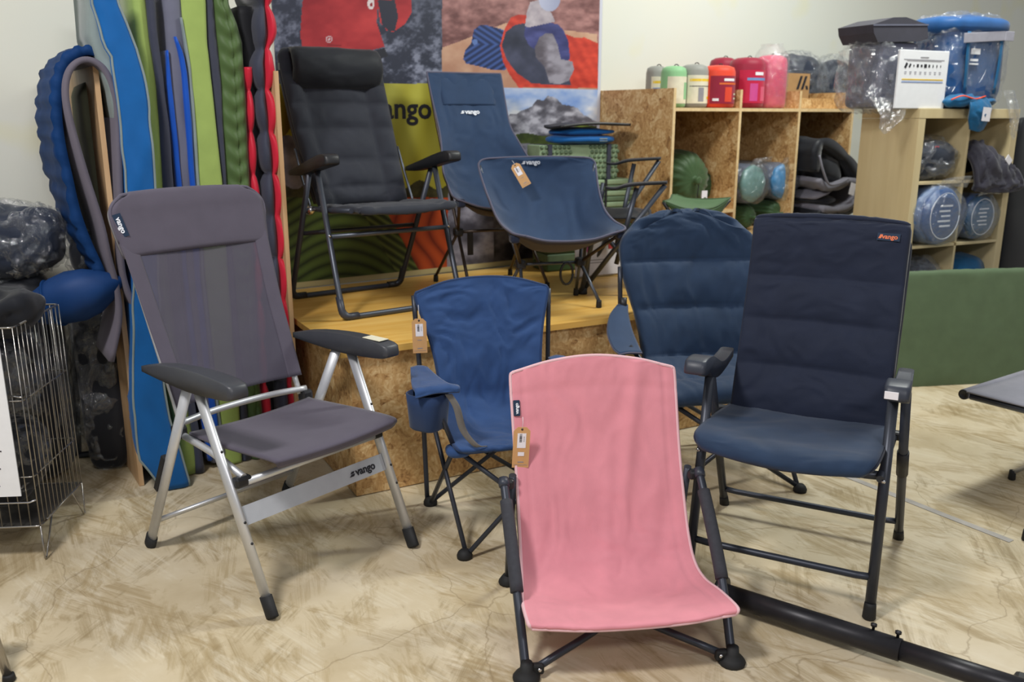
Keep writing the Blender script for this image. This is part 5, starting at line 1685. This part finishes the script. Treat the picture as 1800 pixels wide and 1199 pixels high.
def can(label, x0, x1, ytop, v, body, lab, band=None, extra=None, film_=False, cat='stuff sack'):
    u0, _ = OF.px(x0, 180, v); u1, _ = OF.px(x1, 180, v)
    um = (u0 + u1) / 2
    r = (u1 - u0) / 2 * .97
    _, zt = OF.px((x0 + x1) / 2, ytop, v)
    h = zt - OS
    t = thing('stuff_sack', label, cat, OF.p(um, v, OS + .001), OF.yaw, 'stuff sacks on top of the strand board unit')
    mb = MB(); mb.lathe([(r * .82, 0), (r * .97, .008), (r, .03), (r * 1.0, h * .5), (r * .99, h * .84), (r * .9, h * .94), (r * .6, h * .985), (r * .2, h)], (0, 0, 0), (0, 0, 1), 28, wob=lambda a, z: (.018 * math.sin(7 * a) * max(0, z / h - .5) * 2)); bd = mb.build('body', body, t)
    if lab is not None:
        lb = MB(); n = 18; rr = r * 1.008
        z0, z1 = h * .10, h * .74
        aa = np.linspace(R(-160), R(-20), n)
        lb.add([(rr * math.cos(a), rr * math.sin(a), z) for z in (z0, z1) for a in aa], [(i, i + 1, n + i + 1, n + i) for i in range(n - 1)])
        lo = lb.build('wrap_label', lab, t)
        for (f0, f1, a0, a1, m) in (extra or []):
            e = MB(); n2 = 10; r2 = r * 1.014; aa = np.linspace(R(a0), R(a1), n2)
            e.add([(r2 * math.cos(a), r2 * math.sin(a), h * f) for f in (f0, f1) for a in aa], [(i, i + 1, n2 + i + 1, n2 + i) for i in range(n2 - 1)])
            e.build('printed_mark', m, lo)
    cd_ = MB(); cd_.tube(cr([(0, 0, h - .002), (.008, -.004, h + .007), (.018, -.01, h + .006), (.016, -.02, h - .002), (.03, -.03, h - .012)], 12), .0028, 5); cd_.build('drawcord', M['black'], t)
    if film_:
        f = MB(); f.lathe([(r * .9, .0), (r * 1.06, .01), (r * 1.08, h * .6), (r * 1.05, h * .95), (r * .95, h * 1.03), (r * .8, h * 1.09), (r * .62, h * 1.15), (r * .66, h * 1.20)], (0, 0, 0), (0, 0, 1), 26, wob=lambda a, z: .05 * math.sin(5 * a + z * 40) + .03 * math.sin(9 * a)); f.build('plastic_wrap', M['film'], t)
    return t


A_ = lambda *a: a
can('stone grey stuff sack at the left end, half behind the side panel', 1138, 1166, 116, .38, M['cangrey'], M['cream'], extra=[(.58, .64, -150, -30, M['yellow']), (.44, .48, -150, -30, M['blueink'])])
can('light green stuff sack with pale label, second from the left', 1165, 1199, 116, .16, M['cangreen'], M['cream'], extra=[(.2, .6, -80, -40, M['cangreen'])])
can('stone grey stuff sack between the green one and the orange-red one', 1199, 1236, 113, .14, M['cangrey'], M['cream'], extra=[(.60, .66, -150, -30, M['yellow']), (.48, .50, -150, -30, M['ink']), (.14, .46, -115, -90, M['greyink']), (.2, .26, -70, -40, M['yellow'])])
can('orange-red stuff sack with a brown label', 1237, 1281, 115, .10, M['canor'], M['canred'], extra=[(.62, .68, -115, -70, M['paper']), (.54, .58, -130, -50, M['orange']), (.14, .48, -110, -82, M['canor']), (.2, .24, -70, -45, M['cream']), (.3, .34, -70, -45, M['cream']), (.16, .22, -150, -130, M['paper'])])
can('dark red stuff sack behind the orange-red one', 1250, 1285, 101, .36, M['canred'], None)
can('large crimson stuff sack with a red label', 1287, 1331, 101, .16, M['canred'], M['cancrim'], extra=[(.64, .70, -110, -75, M['paper']), (.54, .59, -135, -45, M['blueink']), (.14, .48, -125, -98, M['pinkink']), (.14, .42, -85, -45, M['canpink'])])
can('rose pink roll in clear plastic, rightmost of the upright sacks', 1331, 1370, 97, .14, M['canpink'], None, film_=True)

# cardboard box and wrapped sacks on the unit top
u0, zt = OF.px(1372, 128, .22); u1, _ = OF.px(1424, 128, .22)
t = thing('cardboard_box', 'open brown cardboard box with black slanted bars on top of the unit', 'box', OF.p((u0 + u1) / 2, .30, OS + .001), OF.yaw)
wb_, hb_ = (u1 - u0), zt - OS
for (c, sz) in (((0, -.08, hb_ / 2), (wb_, .005, hb_)), ((0, .08, hb_ / 2), (wb_, .005, hb_)), ((-wb_ / 2, 0, hb_ / 2), (.005, .16, hb_)), ((wb_ / 2, 0, hb_ / 2), (.005, .16, hb_))):
    mb = MB(); mb.box(c, sz); mb.build('side_wall', M['card'], t)
mb = MB(); mb.box((0, 0, .003), (wb_, .16, .005)); mb.build('base', M['card'], t)
for poly in ([(.035, .55), (.057, .55), (.09, .93), (.068, .93)], [(.08, .55), (.102, .55), (.135, .93), (.113, .93)], [(.13, .55), (.15, .55), (.142, .66), (.122, .66)], [(-.10, .55), (-.08, .55), (-.075, .66), (-.09, .66)]):
    poly = [(x - .02, hb_ * z) for x, z in poly]
    mb = MB(); mb.prism(poly, 'y', -.0842, -.0826); mb.build('printed_mark', M['ink'], t)


def pbag(name, label, fr, x0, x1, y0, y1, v, dep, m, wrap=1.07, e=(.75, .75), seed=0, amp=.015, zmin=None, wm=None, group=None, wamp=.02, cat='bag'):
    u0, z1 = fr.px(x0, y0, v); u1, z0 = fr.px(x1, y1, v)
    if zmin is not None: z0 = zmin
    if wrap: z0 = z0 + .004
    hw, hh = abs(u1 - u0) / 2, (z1 - z0) / 2
    k = wrap or 1.0
    return bag(name, label, fr.p((u0 + u1) / 2, v + dep / 2, (z0 + z1) / 2), (hw / k, dep / 2 / k, hh / k), m, e, amp, 8, fr.yaw, seed, wrap, cat=cat, wm=wm, group=group, wamp=wamp)


pbag('wrapped_sack', 'round dark slate sack in clear plastic behind the cardboard box', OF, 1382, 1462, 88, 190, .34, .22, M['bagnavy'], 1.08, (.9, .9), 11, zmin=OS + .004, wamp=.035)
pbag('wrapped_sack', 'dark slate sack in clear plastic beside the grey folded cooler bag', OF, 1455, 1510, 96, 190, .34, .2, M['bagnavy'], 1.12, (.9, .9), 12, zmin=OS + .004, wamp=.04)

# bay contents
def gathered(label, fr, x, y, v, r, dep, m, seed=0, z=None, name='drawstring_sack', grp=None, cat='sack', wrap=None):
    """round sack lying on its side, gathered drawstring end facing out"""
    u, zz = fr.px(x, y, v)
    if z is not None: zz = z
    t = thing(name, label, cat, fr.p(u, v, zz), fr.yaw, grp)
    rnd = random.Random(seed)
    ph = rnd.random() * 6
    def wob(a, h):
        k = 1 - h / dep
        return .06 * math.sin(11 * a + ph) * max(0, k - .75) * 4 + .025 * math.sin(5 * a + h * 22 + ph)
    mb = MB(); mb.lathe([(r * .86, -dep), (r * .98, -dep * .92), (r, -dep * .6), (r * .99, -dep * .28), (r * .93, -dep * .14), (r * .75, -dep * .04), (r * .45, .0), (r * .18, -.004), (r * .10, .004), (r * .14, .03), (r * .09, .034)], (0, 0, 0), (0, -1, 0), 66, wob=lambda a, h: .05 * math.sin(17 * a + ph + h * 8) * (1 if h > -dep * .3 else .25) + .02 * math.sin(5 * a + ph))
    mb.build('body', m, t)
    c = MB(); c.tube(cr([(0, -.012, .005), (.01, -.02, -.03), (.006, -.018, -.08), (.012, -.016, -.11)], 10), .003, 5); c.build('drawcord', M['black'], t)
    if wrap:
        f = MB(); f.lathe([(r * .9, -dep * 1.02), (r * 1.06, -dep * .9), (r * 1.08, -dep * .3), (r * 1.0, .01), (r * .8, .05), (r * .55, .08), (r * .7, .13)], (0, 0, 0), (0, -1, 0), 26, wob=lambda a, h: .06 * math.sin(5 * a + h * 30) + .03 * math.sin(9 * a)); f.build('plastic_wrap', M['film'], t)
    return t


def tags(t, items):
    for (x, z, w_, h_, m, rot) in items:
        mb = MB(); mb.box((x, -.05, z), (w_, .0015, h_), M=Matrix.Rotation(rot, 4, 'Y')); mb.build('swing_tag', m, t)


s1 = gathered('large green drawstring sack in the left bay', OF, 1222, 315, .10, .165, .45, M['greensack'], 1, z=.917 + .166)
tags(s1, [(.03, -.10, .045, .085, M['paper'], .02), (.035, -.115, .02, .04, M['greenseat'], .02)])
s2 = gathered('smaller green drawstring sack behind right in the left bay', OF, 1263, 330, .18, .115, .38, M['greensack'], 2, z=.917 + .119)
tags(s2, [(.0, -.085, .05, .07, M['paper'], .5)])
gathered('green drawstring roll lying under the wrapped grey roll in the middle bay', OF, 1320, 384, .06, .078, .35, M['greensack'], 3, z=.766 + .08)
gathered('green drawstring roll lying under the wrapped cyan roll in the middle bay', OF, 1368, 384, .08, .082, .35, M['greensack'], 4, z=.766 + .084)


def roll(label, fr, x, y, r, v, dep, m1, m2, seed=0, wrap=True, name='rolled_mat', z=None, cat='mat'):
    """mat rolled up, coloured end facing out, in a clear bag"""
    u, zz = fr.px(x, y, v)
    if z is not None: zz = z
    t = thing(name, label, cat, fr.p(u, v, zz), fr.yaw)
    mb = MB(); mb.lathe([(r * .2, -dep), (r * .95, -dep + .005), (r, -dep + .02), (r, -.03), (r * .96, -.012)], (0, 0, 0), (0, -1, 0), 30, wob=lambda a, h: .02 * math.sin(3 * a + seed)); mb.build('roll', m1, t)
    mb = MB(); mb.lathe([(r * .95, -.014), (r * .88, .004), (r * .6, .016), (r * .2, .022), (r * .05, .02)], (0, 0, 0), (0, -1, 0), 30, wob=lambda a, h: .03 * math.sin(8 * a + seed) * (1 if h < .015 else .3)); mb.build('end', m2, t)
    if wrap:
        f = MB(); f.lathe([(r * .9, -dep * 1.02), (r * 1.05, -dep * .9), (r * 1.07, -dep * .3), (r * 1.03, .01), (r * .95, .035), (r * .6, .05), (r * .1, .045)], (0, 0, 0), (0, -1, 0), 30, wob=lambda a, h: .04 * math.sin(5 * a + h * 40 + seed) + .025 * math.sin(11 * a)); f.build('plastic_wrap', M['palebag'], t)
        f = MB(); f.sheet([[(-r * .6, -.03, r * .9), (0, -.035, r), (r * .8, -.03, r * .95)], [(-r * .5, -.045, r * 1.25), (0, -.03, r * 1.3), (r * .9, -.045, r * 1.35)]], 14, 10, .002, wr=.02, wf=(4, 3), seed=seed); f.build('bag_flap', M['film'], t)
    return t


roll('slate roll with sea green end in clear plastic, left in the middle bay', OF, 1323, 333, .118, .04, .42, M['slateroll'], M['seafoam'], 1, z=.766 + .165 + .118)
roll('slate roll with cyan end in clear plastic, right in the middle bay', OF, 1375, 338, .115, .08, .40, M['slateroll'], M['cyan'], 2, z=.766 + .168 + .115)

# black and grey sleeping bag bulging out of the right bay
t = thing('sleeping_bag', 'black sleeping bag with grey lining bulging out of the right bay', 'sleeping bag', OF.p(2.46 * CWID, .06, .812), OF.yaw)
def arch(rows_c, w0, w1):
    out = []
    for (x, z) in rows_c:
        out.append([(x, w0, z), (x, w0 + (w1 - w0) * .5, z + .01), (x, w1, z)])
    return out
prof = [(-.16, .30), (-.16, .44), (-.10, .475), (.04, .425), (.19, .335), (.285, .225), (.285, .12), (.20, .04), (.06, .022), (-.10, .035)]
mb = MB(); mb.sheet(arch(prof, -.16, .40), 18, 70, puff=lambda u, v: .022 + .012 * np.abs(np.sin(v * 16)) ** .7, wr=.02, wf=(3, 8), seed=3); mb.build('shell', M['bagblack'], t)
prof2 = [(-.14, .25), (-.06, .20), (.06, .205), (.17, .235), (.245, .205), (.25, .12), (.18, .07), (.05, .055), (-.08, .07)]
mb = MB(); mb.sheet(arch(prof2, -.175, .25), 14, 70, puff=lambda u, v: .014 + .008 * np.abs(np.sin(v * 18)), wr=.015, wf=(3, 8), seed=5); mb.build('lining', M['lining'], t)
mb = MB(); mb.blob((.02, .02, .31), (.19, .17, .105), (.9, .9), .02, 9, seed=4, tilt=.35); mb.build('upper_fold', M['bagblack'], t)
mb = MB(); mb.blob((.02, .02, .115), (.15, .17, .035), (.9, .9), .012, 9, seed=6); mb.build('lower_fold', M['bagblack'], t)
mb = MB(); mb.blob((-.02, -.03, .165), (.10, .13, .024), (.9, .9), .01, 12, seed=7, tilt=-.35); mb.build('lining_fold', M['lining'], t)
mb = MB(); mb.box((.165, -.192, .185), (.055, .002, .075), M=Matrix.Rotation(.25, 4, 'Y')); mb.build('care_label', M['paper'], t)
for k in (0, 1):
    rr = cr([(-.19 + k * .02, -.185, .28 - k * .05), (-.12, -.19, .17), (-.03, -.19, .165), (.10, -.19, .20)], 24)
mb = MB(); mb.tube(cr([(-.155, -.165, .40), (-.13, -.182, .31), (-.07, -.19, .225), (.03, -.19, .225), (.12, -.19, .25)], 30), .007, 6); mb.build('zip_edge', M['lining'], t)

# navy strip of cloth hanging between the two shelf units
# ------------------------------------------------------------------ birch cube shelf
IF = Frame((2.151, 4.80, 0), R(25.35))
IW, ID, IH = .792, .393, 1.481
t = thing('cube_shelf', 'birch veneer cube shelf unit at the right side of the room', 'shelf', IF.o, IF.yaw)
TK = .05
def ibox(c, s, nm, m='birch'):
    mb = MB(); mb.box(c, s, bev=.0015); mb.build(nm, M[m], t)
ibox((IW / 2, ID / 2, IH - TK / 2), (IW, ID, TK), 'top_board')
ibox((IW / 2, ID / 2, TK / 2 + .001), (IW, ID, TK), 'bottom_board')
for x in (TK / 2, IW - TK / 2):
    ibox((x, ID / 2, IH / 2), (TK, ID - .002, IH - 2 * TK - .002), 'side_board')
cz = (IH - 2 * TK - 3 * .016) / 4
cw = (IW - 2 * TK - .016) / 2
for k in range(1, 4):
    z = TK + k * cz + (k - .5) * .016
    for s in (0, 1):
        ibox((TK + cw / 2 + s * (cw + .016), ID / 2, z), (cw - .001, ID - .004, .016), 'shelf_board')
for k in range(4):
    z0 = TK + k * (cz + .016)
    ibox((IW / 2, ID / 2, z0 + cz / 2), (.016, ID - .004, cz - .001), 'divider')
ibox((IW / 2, ID - .004, IH / 2), (IW - 2 * TK - .002, .004, IH - 2 * TK - .002), 'back_panel')
ZF = [TK + k * (cz + .016) + .001 for k in range(4)]   # shelf tops, from the floor
# on top
t = thing('cooler_bag', 'dark grey folded cooler bag standing open in crumpled clear plastic on the cube shelf', 'bag', IF.p(-.09, .20, IH + .001), IF.yaw)
mb = MB(); mb.box((.02, .02, .17), (.30, .22, .34), bev=.03); mb.build('body', M['baggrey'], t)
mb = MB(); mb.prism([(-.155, .33), (.15, .345), (.205, .36), (.19, .43), (.03, .46), (-.06, .455), (-.20, .415), (-.19, .375)], 'y', -.10, .14); mb.build('folded_top', M['plum'], t)
mb = MB(); mb.prism([(-.20, .408), (.195, .425), (.195, .432), (-.20, .416)], 'y', -.103, -.099); mb.build('fold_edge', M['baggrey'], t)
for k in range(3):
    mb = MB(); mb.box((-.03 + .05 * k, -.095, .16 + .03 * (k % 2)), (.03, .003, .03)); mb.build('light_patch', M['stripe'], t)
film_over(t, (-.02, .02, .165), (.19, .13, .18), (.5, .45), 21, .035, 9)
mb = MB(); mb.sheet([[(-.20, -.12, .06), (-.1, -.15, .05), (.02, -.16, .04)], [(-.19, -.19, -.03), (-.12, -.20, -.05), (-.02, -.20, -.04)], [(-.20, -.205, -.10), (-.16, -.21, -.13), (-.10, -.21, -.09)]], 18, 18, .002, wr=.02, wf=(5, 5), seed=5); mb.build('loose_plastic', M['film'], t)
t = thing('backpack', 'large blue pack in clear plastic standing on the cube shelf', 'bag', IF.p(.475, .20, IH + .001), IF.yaw)
mb = MB(); mb.blob((0, 0, .235), (.235, .155, .235), (.45, .35), .014, 6, seed=2); mb.build('body', M['bagblue'], t)
mb = MB(); mb.blob((-.0, -.01, .435), (.265, .175, .06), (.6, .7), .012, 8, seed=3); mb.build('lid', M['bagblue'], t)
mb = MB(); mb.box((-.02, -.176, .375), (.32, .006, .05), bev=.002, M=Matrix.Rotation(-.07, 4, 'Y')); mb.build('grey_band', M['stripe'], t)
mb = MB(); mb.box((.175, -.178, .385), (.07, .006, .05), bev=.002); mb.build('grey_patch', M['stripe'], t)
mb = MB(); mb.box((-.06, -.163, .30), (.07, .003, .03)); mb.box((-.065, -.163, .255), (.06, .003, .012)); mb.box((-.065, -.163, .235), (.07, .003, .008)); mb.build('printed_text', M['boardwhite'], t)['kind'] = 'stuff'
for x in (-.13, .13):
    mb = MB(); mb.tube(cr([(x, -.165, .40), (x, -.172, .25), (x * .9, -.170, .08)], 10), .012, 8, flat=(.014, .004), up=(1, 0, 0)); mb.build('strap', M['teal'], t)
film_over(t, (0, .01, .245), (.262, .175, .262), (.5, .45), 8, .03, 8)
mb = MB(); mb.sheet([[(.18, -.18, .1), (.24, -.19, .1), (.29, -.17, .1)], [(.20, -.215, -.02), (.25, -.225, -.03), (.30, -.21, -.02)], [(.23, -.22, -.14), (.26, -.225, -.17), (.285, -.22, -.12)]], 14, 14, .002, wr=.02, wf=(5, 5), seed=6); mb.build('loose_plastic', M['film'], t)
# acrylic sign
u0, z0 = IF.px(1571, 188, .02); u1, z1 = IF.px(1668, 91, .02)
t = thing('shelf_sign', 'white acrylic sign with a small size chart on the cube shelf', 'sign', IF.p((u0 + u1) / 2, .02, IH + .001), IF.yaw)
ws, hs = u1 - u0, z1 - IH
mb = MB(); mb.box((0, 0, hs / 2), (ws, .012, hs), bev=.002); mb.build('panel', M['boardwhite'], t)
for (z, h_, m) in ((hs * .50, .006, 'yellow'), (hs * .455, .005, 'blueink')):
    mb = MB(); mb.box((0, -.0066, z), (ws * .84, .001, h_)); mb.build('printed_line', M[m], t)
mb = MB(); mb.box((.0, -.0066, hs * .88), (.06, .001, .005)); mb.box((.0, -.0066, hs * .84), (ws * .82, .001, .0025)); mb.box((.0, -.0066, hs * .82), (ws * .7, .001, .002)); mb.build('printed_text', M['greyink'], t)['kind'] = 'stuff'
mb = MB()
for k, (w_, h_) in enumerate(((.018, .028), (.014, .02), (.008, .01), (.018, .016), (.016, .012), (.024, .018), (.014, .014), (.008, .014), (.008, .014), (.006, .012))):
    mb.box((-ws * .36 + k * ws * .078, -.0066, hs * .735), (w_ * .8, .001, h_), M=Matrix.Rotation(.5 if k < 2 else 0, 4, 'Y'))
mb.build('printed_pictograms', M['ink'], t)['kind'] = 'stuff'
mb = MB()
for k in range(8):
    mb.box((-ws * .36 + k * ws * .1, -.0066, hs * .63), (.016, .001, .003)); mb.box((-ws * .36 + k * ws * .1, -.0066, hs * .60), (.012, .001, .003))
mb.build('printed_columns', M['stripe'], t)['kind'] = 'stuff'
# teal sack spilling over the edge
t = thing('teal_sack', 'teal sack with a white tag hanging over the front edge of the cube shelf', 'sack', IF.p(.37, -.005, IH + .006), IF.yaw)
mb = MB(); mb.blob((0, .02, .028), (.205, .07, .028), (.9, .8), .028, 12, seed=5); mb.build('body', M['teal'], t)
mb = MB(); mb.sheet([[(-.06, -.03, .05), (0, -.035, .055), (.075, -.03, .05)], [(-.075, -.06, .0), (.005, -.075, .0), (.085, -.06, .0)], [(-.07, -.055, -.06), (.005, -.08, -.06), (.08, -.055, -.06)], [(-.045, -.05, -.115), (.005, -.06, -.125), (.055, -.05, -.115)]], 20, 26, .014, wr=.008, wf=(4, 4), seed=8); fl_ = mb.build('hood_flap', M['teal'], t)
mb = MB(); mb.box((.02, -.090, -.035), (.062, .002, .072), M=Matrix.Rotation(.06, 4, 'Y')); mb.build('swing_tag', M['paper'], t)
mb = MB(); mb.tube(cr([(-.19, -.03, .04), (-.13, -.05, .06), (-.03, -.05, .045), (.06, -.04, .06)], 14), .004, 5); mb.build('cord', M['orangecord'], t)
# cubes (row 0 = top)
def cube_bag(label, x0, x1, y0, y1, row, v, dep, m, **kw):
    return pbag(kw.pop('name', 'wrapped_bag'), label, IF, x0, x1, y0, y1, v, dep, m, zmin=ZF[3 - row] + .002, **kw)
b1 = cube_bag('dark slate bag in clear plastic in the top left cube', 1616, 1692, 244, 312, 0, .0, .26, M['bagnavy'], wrap=1.10, seed=31, wamp=.04)
mb = MB(); mb.box((-.03, -.118, .06), (.03, .004, .02)); mb.build('red_label', M['redink'], b1)
t = thing('dark_bag', 'limp dark plum bag with white label sagging out of the top right cube', 'bag', IF.p(.56, .02, ZF[3] + .002), IF.yaw)
mb = MB(); mb.sheet([[(-.14, .2, .03), (-.05, .22, .05), (.06, .22, .04), (.12, .2, .03)], [(-.145, .06, .13), (-.05, .05, .20), (.06, .06, .15), (.14, .06, .06)], [(-.145, -.04, .10), (-.04, -.06, .14), (.08, -.05, .11), (.19, -.06, .05)], [(-.13, -.07, .0), (-.02, -.09, .0), (.12, -.09, -.01), (.25, -.08, -.03)], [(-.12, -.055, -.06), (0, -.08, -.07), (.12, -.085, -.075), (.23, -.07, -.06)]], 30, 36, .03, wr=.03, wf=(5, 5), seed=12); mb.build('body', M['plum'], t)
mb = MB(); mb.box((.10, -.085, .105), (.05, .003, .035), M=Matrix.Rotation(.7, 4, 'Y')); mb.build('care_label', M['paper'], t)
r1 = roll('large steel blue roll with printed end in clear plastic in the second left cube', IF, 1655, 385, .160, -.045, .36, M['bagsteel'], M['bagblue'], 5, z=ZF[2] + .164)
r2 = roll('teal blue roll with white printed oval in the second right cube', IF, 1722, 380, .130, .0, .32, M['bagblue'], M['teal'], 6, z=ZF[2] + .139, wrap=True)
for rr_, R0 in ((r1, .160), (r2, .130)):
    mb = MB(); mb.tube([(R0 * .70 * math.cos(a), -.020, R0 * .78 * math.sin(a)) for a in np.linspace(0, 2 * math.pi, 30)], .0022, 5); mb.build('printed_oval', M['whiteink'], rr_)
    mb = MB()
    for k in range(5):
        mb.box((-.01 * (k % 2), -.024, R0 * .35 - k * R0 * .17), (R0 * (.6 - .08 * (k % 3)), .001, R0 * .06))
    mb.build('printed_text', M['whiteink'], rr_)['kind'] = 'stuff'
b3 = cube_bag('slate bundle with red cord in clear plastic in the third left cube', 1601, 1664, 457, 500, 1 + 1, .0, .25, M['bagnavy'], wrap=1.10, seed=33, wamp=.03)
mb = MB(); mb.tube(cr([(-.12, -.11, .03), (-.10, -.13, .06), (-.13, -.14, .0), (-.09, -.13, -.03)], 12), .005, 5); mb.build('cord', M['redink'], b3)
b4 = cube_bag('teal sack tied with orange cord in the third right cube', 1676, 1748, 455, 500, 2, .0, .25, M['teal'], wrap=None, seed=34, name='tied_sack')
mb = MB(); mb.tube(cr([(.01, .03, .10), (.02, -.09, .075), (.025, -.128, .0), (.02, -.125, -.05)], 14), .005, 5); mb.build('cord', M['orangecord'], b4)

# green foam mat on its long edge in front of the shelf
p0, p1 = V3(1.80, 4.575, 0), V3(3.3, 4.80, 0)
mb = MB()
d_ = (p1 - p0) / np.linalg.norm(p1 - p0); n_ = V3(d_[1], -d_[0], 0)
L_ = float(np.linalg.norm(p1 - p0))
mb.sheet([[(0, .03 + .0, .004), (L_ * .5, .03, .004), (L_, .03, .004)], [(0, .022, .03), (L_ * .5, .018, .03), (L_, .022, .03)], [(0, .04, .31), (L_ * .5, .03, .31), (L_, .04, .31)], [(0, .062, .585), (L_ * .5, .06, .588), (L_, .062, .587)], [(0, .072, .612), (L_ * .5, .07, .613), (L_, .072, .612)]], 60, 30, .045, wr=.006, wf=(9, 3), seed=7)
gm = tag(mb.build('foam_mat', M['greenmat']), 'long plain green foam mat standing on edge in front of the cube shelf', 'mat')
gm.location = p0; gm.rotation_euler = (0, 0, math.atan2(d_[1], d_[0]))
# black mats standing at the right frame edge
for k in range(3):
    mb = MB(); mb.blob((0, 0, .72 - .02 * k), (.16, .028, .715 - .02 * k), (.4, .25), .008, 6, seed=k)
    o = tag(mb.build('standing_mat', M['darkmat']), ('nearest', 'middle', 'farthest')[k] + ' of the black mats standing on end right of the cube shelf', 'mat', 'black mats beside the cube shelf')
    q = IF.p(.968 + .02 * k, .03 + .075 * k, .003); o.location = q; o.rotation_euler = (0, 0, IF.yaw)

# ------------------------------------------------------------------ stool, pipe, cot
sc_ = at(1216, 352, 4.50)
sx, sy = float(sc_[0]), float(sc_[1])
t = thing('folding_stool', 'small green three-legged folding stool in front of the left bay', 'stool', (sx, sy, .6), R(20))
tip = [(-.19, -.05), (.185, -.06), (.01, .19)]
rows = [[(-.19, -.05, .435), (-.07, -.075, .395), (.07, -.078, .395), (.185, -.06, .44)], [(-.13, .04, .425), (-.05, .03, .40), (.05, .03, .40), (.125, .03, .428)], [(-.05, .13, .425), (-.01, .13, .42), (.02, .13, .42), (.06, .13, .425)], [(-.005, .19, .44), (.005, .195, .44), (.015, .195, .44), (.025, .19, .44)]]
mb = MB(); mb.sheet(rows, 26, 24, .006); st_ = mb.build('seat', M['greenseat'], t)
pm = MB(); pm.tube(mb.edge + [mb.edge[0]], .006, 6); pm.build('hem', M['greensack'], st_)
fl2 = MB(); fl2.sheet([[(-.185, -.055, .43), (-.07, -.082, .39), (.07, -.084, .39), (.18, -.065, .435)], [(-.13, -.06, .37), (-.05, -.085, .345), (.06, -.085, .345), (.14, -.065, .375)]], 20, 8, .003); fl2.build('front_flap', M['greensack'], t)
lb = MB(); lb.box((.0, -.090, .372), (.05, .003, .026)); lb.build('brand_label', M['stripe'], t)
for k, (a, b) in enumerate(tip):
    mb = MB(); mb.tube([V3(a, b, .43), V3(-a * .85, -b * .85, .02)], .009, 10); mb.build('leg', M['black'], t)
    foot_plug(t, V3(-a * .85, -b * .85, .0), .012, .03)
mb = MB(); mb.blob((0, 0, .235), (.03, .03, .03), (.8, .8)); mb.build('hub', M['black'], t)

# steel pipe lying on the floor, lower right
q0, q1 = atz(1262, 1040, .05), atz(1860, 1232, .05)
t = thing('steel_pipe', 'black steel pipe with bolts lying across the floor in the lower right corner', 'pipe', (float(q0[0]), float(q0[1]), 0), math.atan2(q1[1] - q0[1], q1[0] - q0[0]))
Lp = float(np.linalg.norm(q1[:2] - q0[:2])); qj = atz(1576, 1155, .05); Lj = float(np.linalg.norm(qj[:2] - q0[:2]))
mb = MB(); mb.tube([(0, 0, .05), (Lj, 0, .05)], .031, 28); mb.build('tube', M['iron'], t)
mb = MB(); mb.tube([(Lj - .02, 0, .05), (Lp, 0, .05)], .0275, 28); mb.build('inner_tube', M['iron'], t)
mb = MB(); mb.lathe([(.03, -.02), (.05, -.02), (.05, .0), (.032, .002)], (.02, 0, .05), (1, 0, 0), 24); mb.build('end_collar', M['iron'], t)
for x in (Lj - .075, Lj - .012):
    mb = MB(); mb.lathe([(.004, 0), (.004, .012), (.0085, .012), (.0085, .02), (.003, .021)], (x, .006, .079), (0, .15, 1), 6); mb.build('bolt', M['iron'], t)
mb = MB(); mb.box((Lp - .07, .02, .017), (.07, .20, .03), bev=.012); mb.build('base_block', M['black'], t)

# folding cot at the right edge
c0, c1 = atz(1705, 686, .40), atz(1800, 710, .40)
cc_ = atz(1800, 668, .40)
dx = (c1 - c0); dx /= np.linalg.norm(dx)
dy = V3(-dx[1], dx[0], 0)
t = thing('folding_cot', 'grey folding cot with black rolled end entering at the right edge', 'cot', (float(c0[0]), float(c0[1]), 0), math.atan2(dx[1], dx[0]))
mb = MB(); mb.sheet([[(.0, -.025, .398), (.4, -.025, .398), (.8, -.025, .398)], [(.0, .28, .395), (.4, .28, .39), (.8, .28, .395)], [(.0, .58, .40), (.4, .58, .395), (.8, .58, .40)]], 12, 12, .006); mb.build('bed_fabric', M['cotgrey'], t)
mb = MB(); mb.tube([(-.012, -.02, .383), (-.012, .58, .383)], .021, 14); sl_ = mb.build('end_sleeve', M['cotgrey'], t)
mb = MB(); mb.lathe([(.0205, 0), (.0205, .003), (.014, .004), (.012, .001)], (-.012, -.0195, .383), (0, -1, 0), 14); mb.build('sleeve_opening', M['black'], sl_)
mb = MB(); mb.tube([(.01, -.005, .378), (.8, -.005, .378)], .013, 12); mb.build('side_rail', M['gun'], t)
mb = MB(); mb.tube([(.01, .573, .378), (.8, .573, .378)], .013, 12); mb.build('side_rail', M['gun'], t)
yw = math.atan2(dx[1], dx[0])
def loc_(P):
    d = P - c0
    return V3(d[0] * math.cos(yw) + d[1] * math.sin(yw), -d[0] * math.sin(yw) + d[1] * math.cos(yw), 0)
f1, f2 = loc_(atz(1778, 843)), loc_(atz(1803, 950))
for f, top in ((f1, (.50, .30, .385)), (f2, (.62, .02, .385)), (f1 + V3(.45, .30, 0), (.25, .5, .385)), (f2 + V3(.5, .0, 0), (.35, .05, .385))):
    mb = MB(); mb.tube([f + V3(0, 0, .03), V3(*top)], .009, 10); mb.build('leg', M['alu'], t)
    foot_plug(t, f, .013, .04)
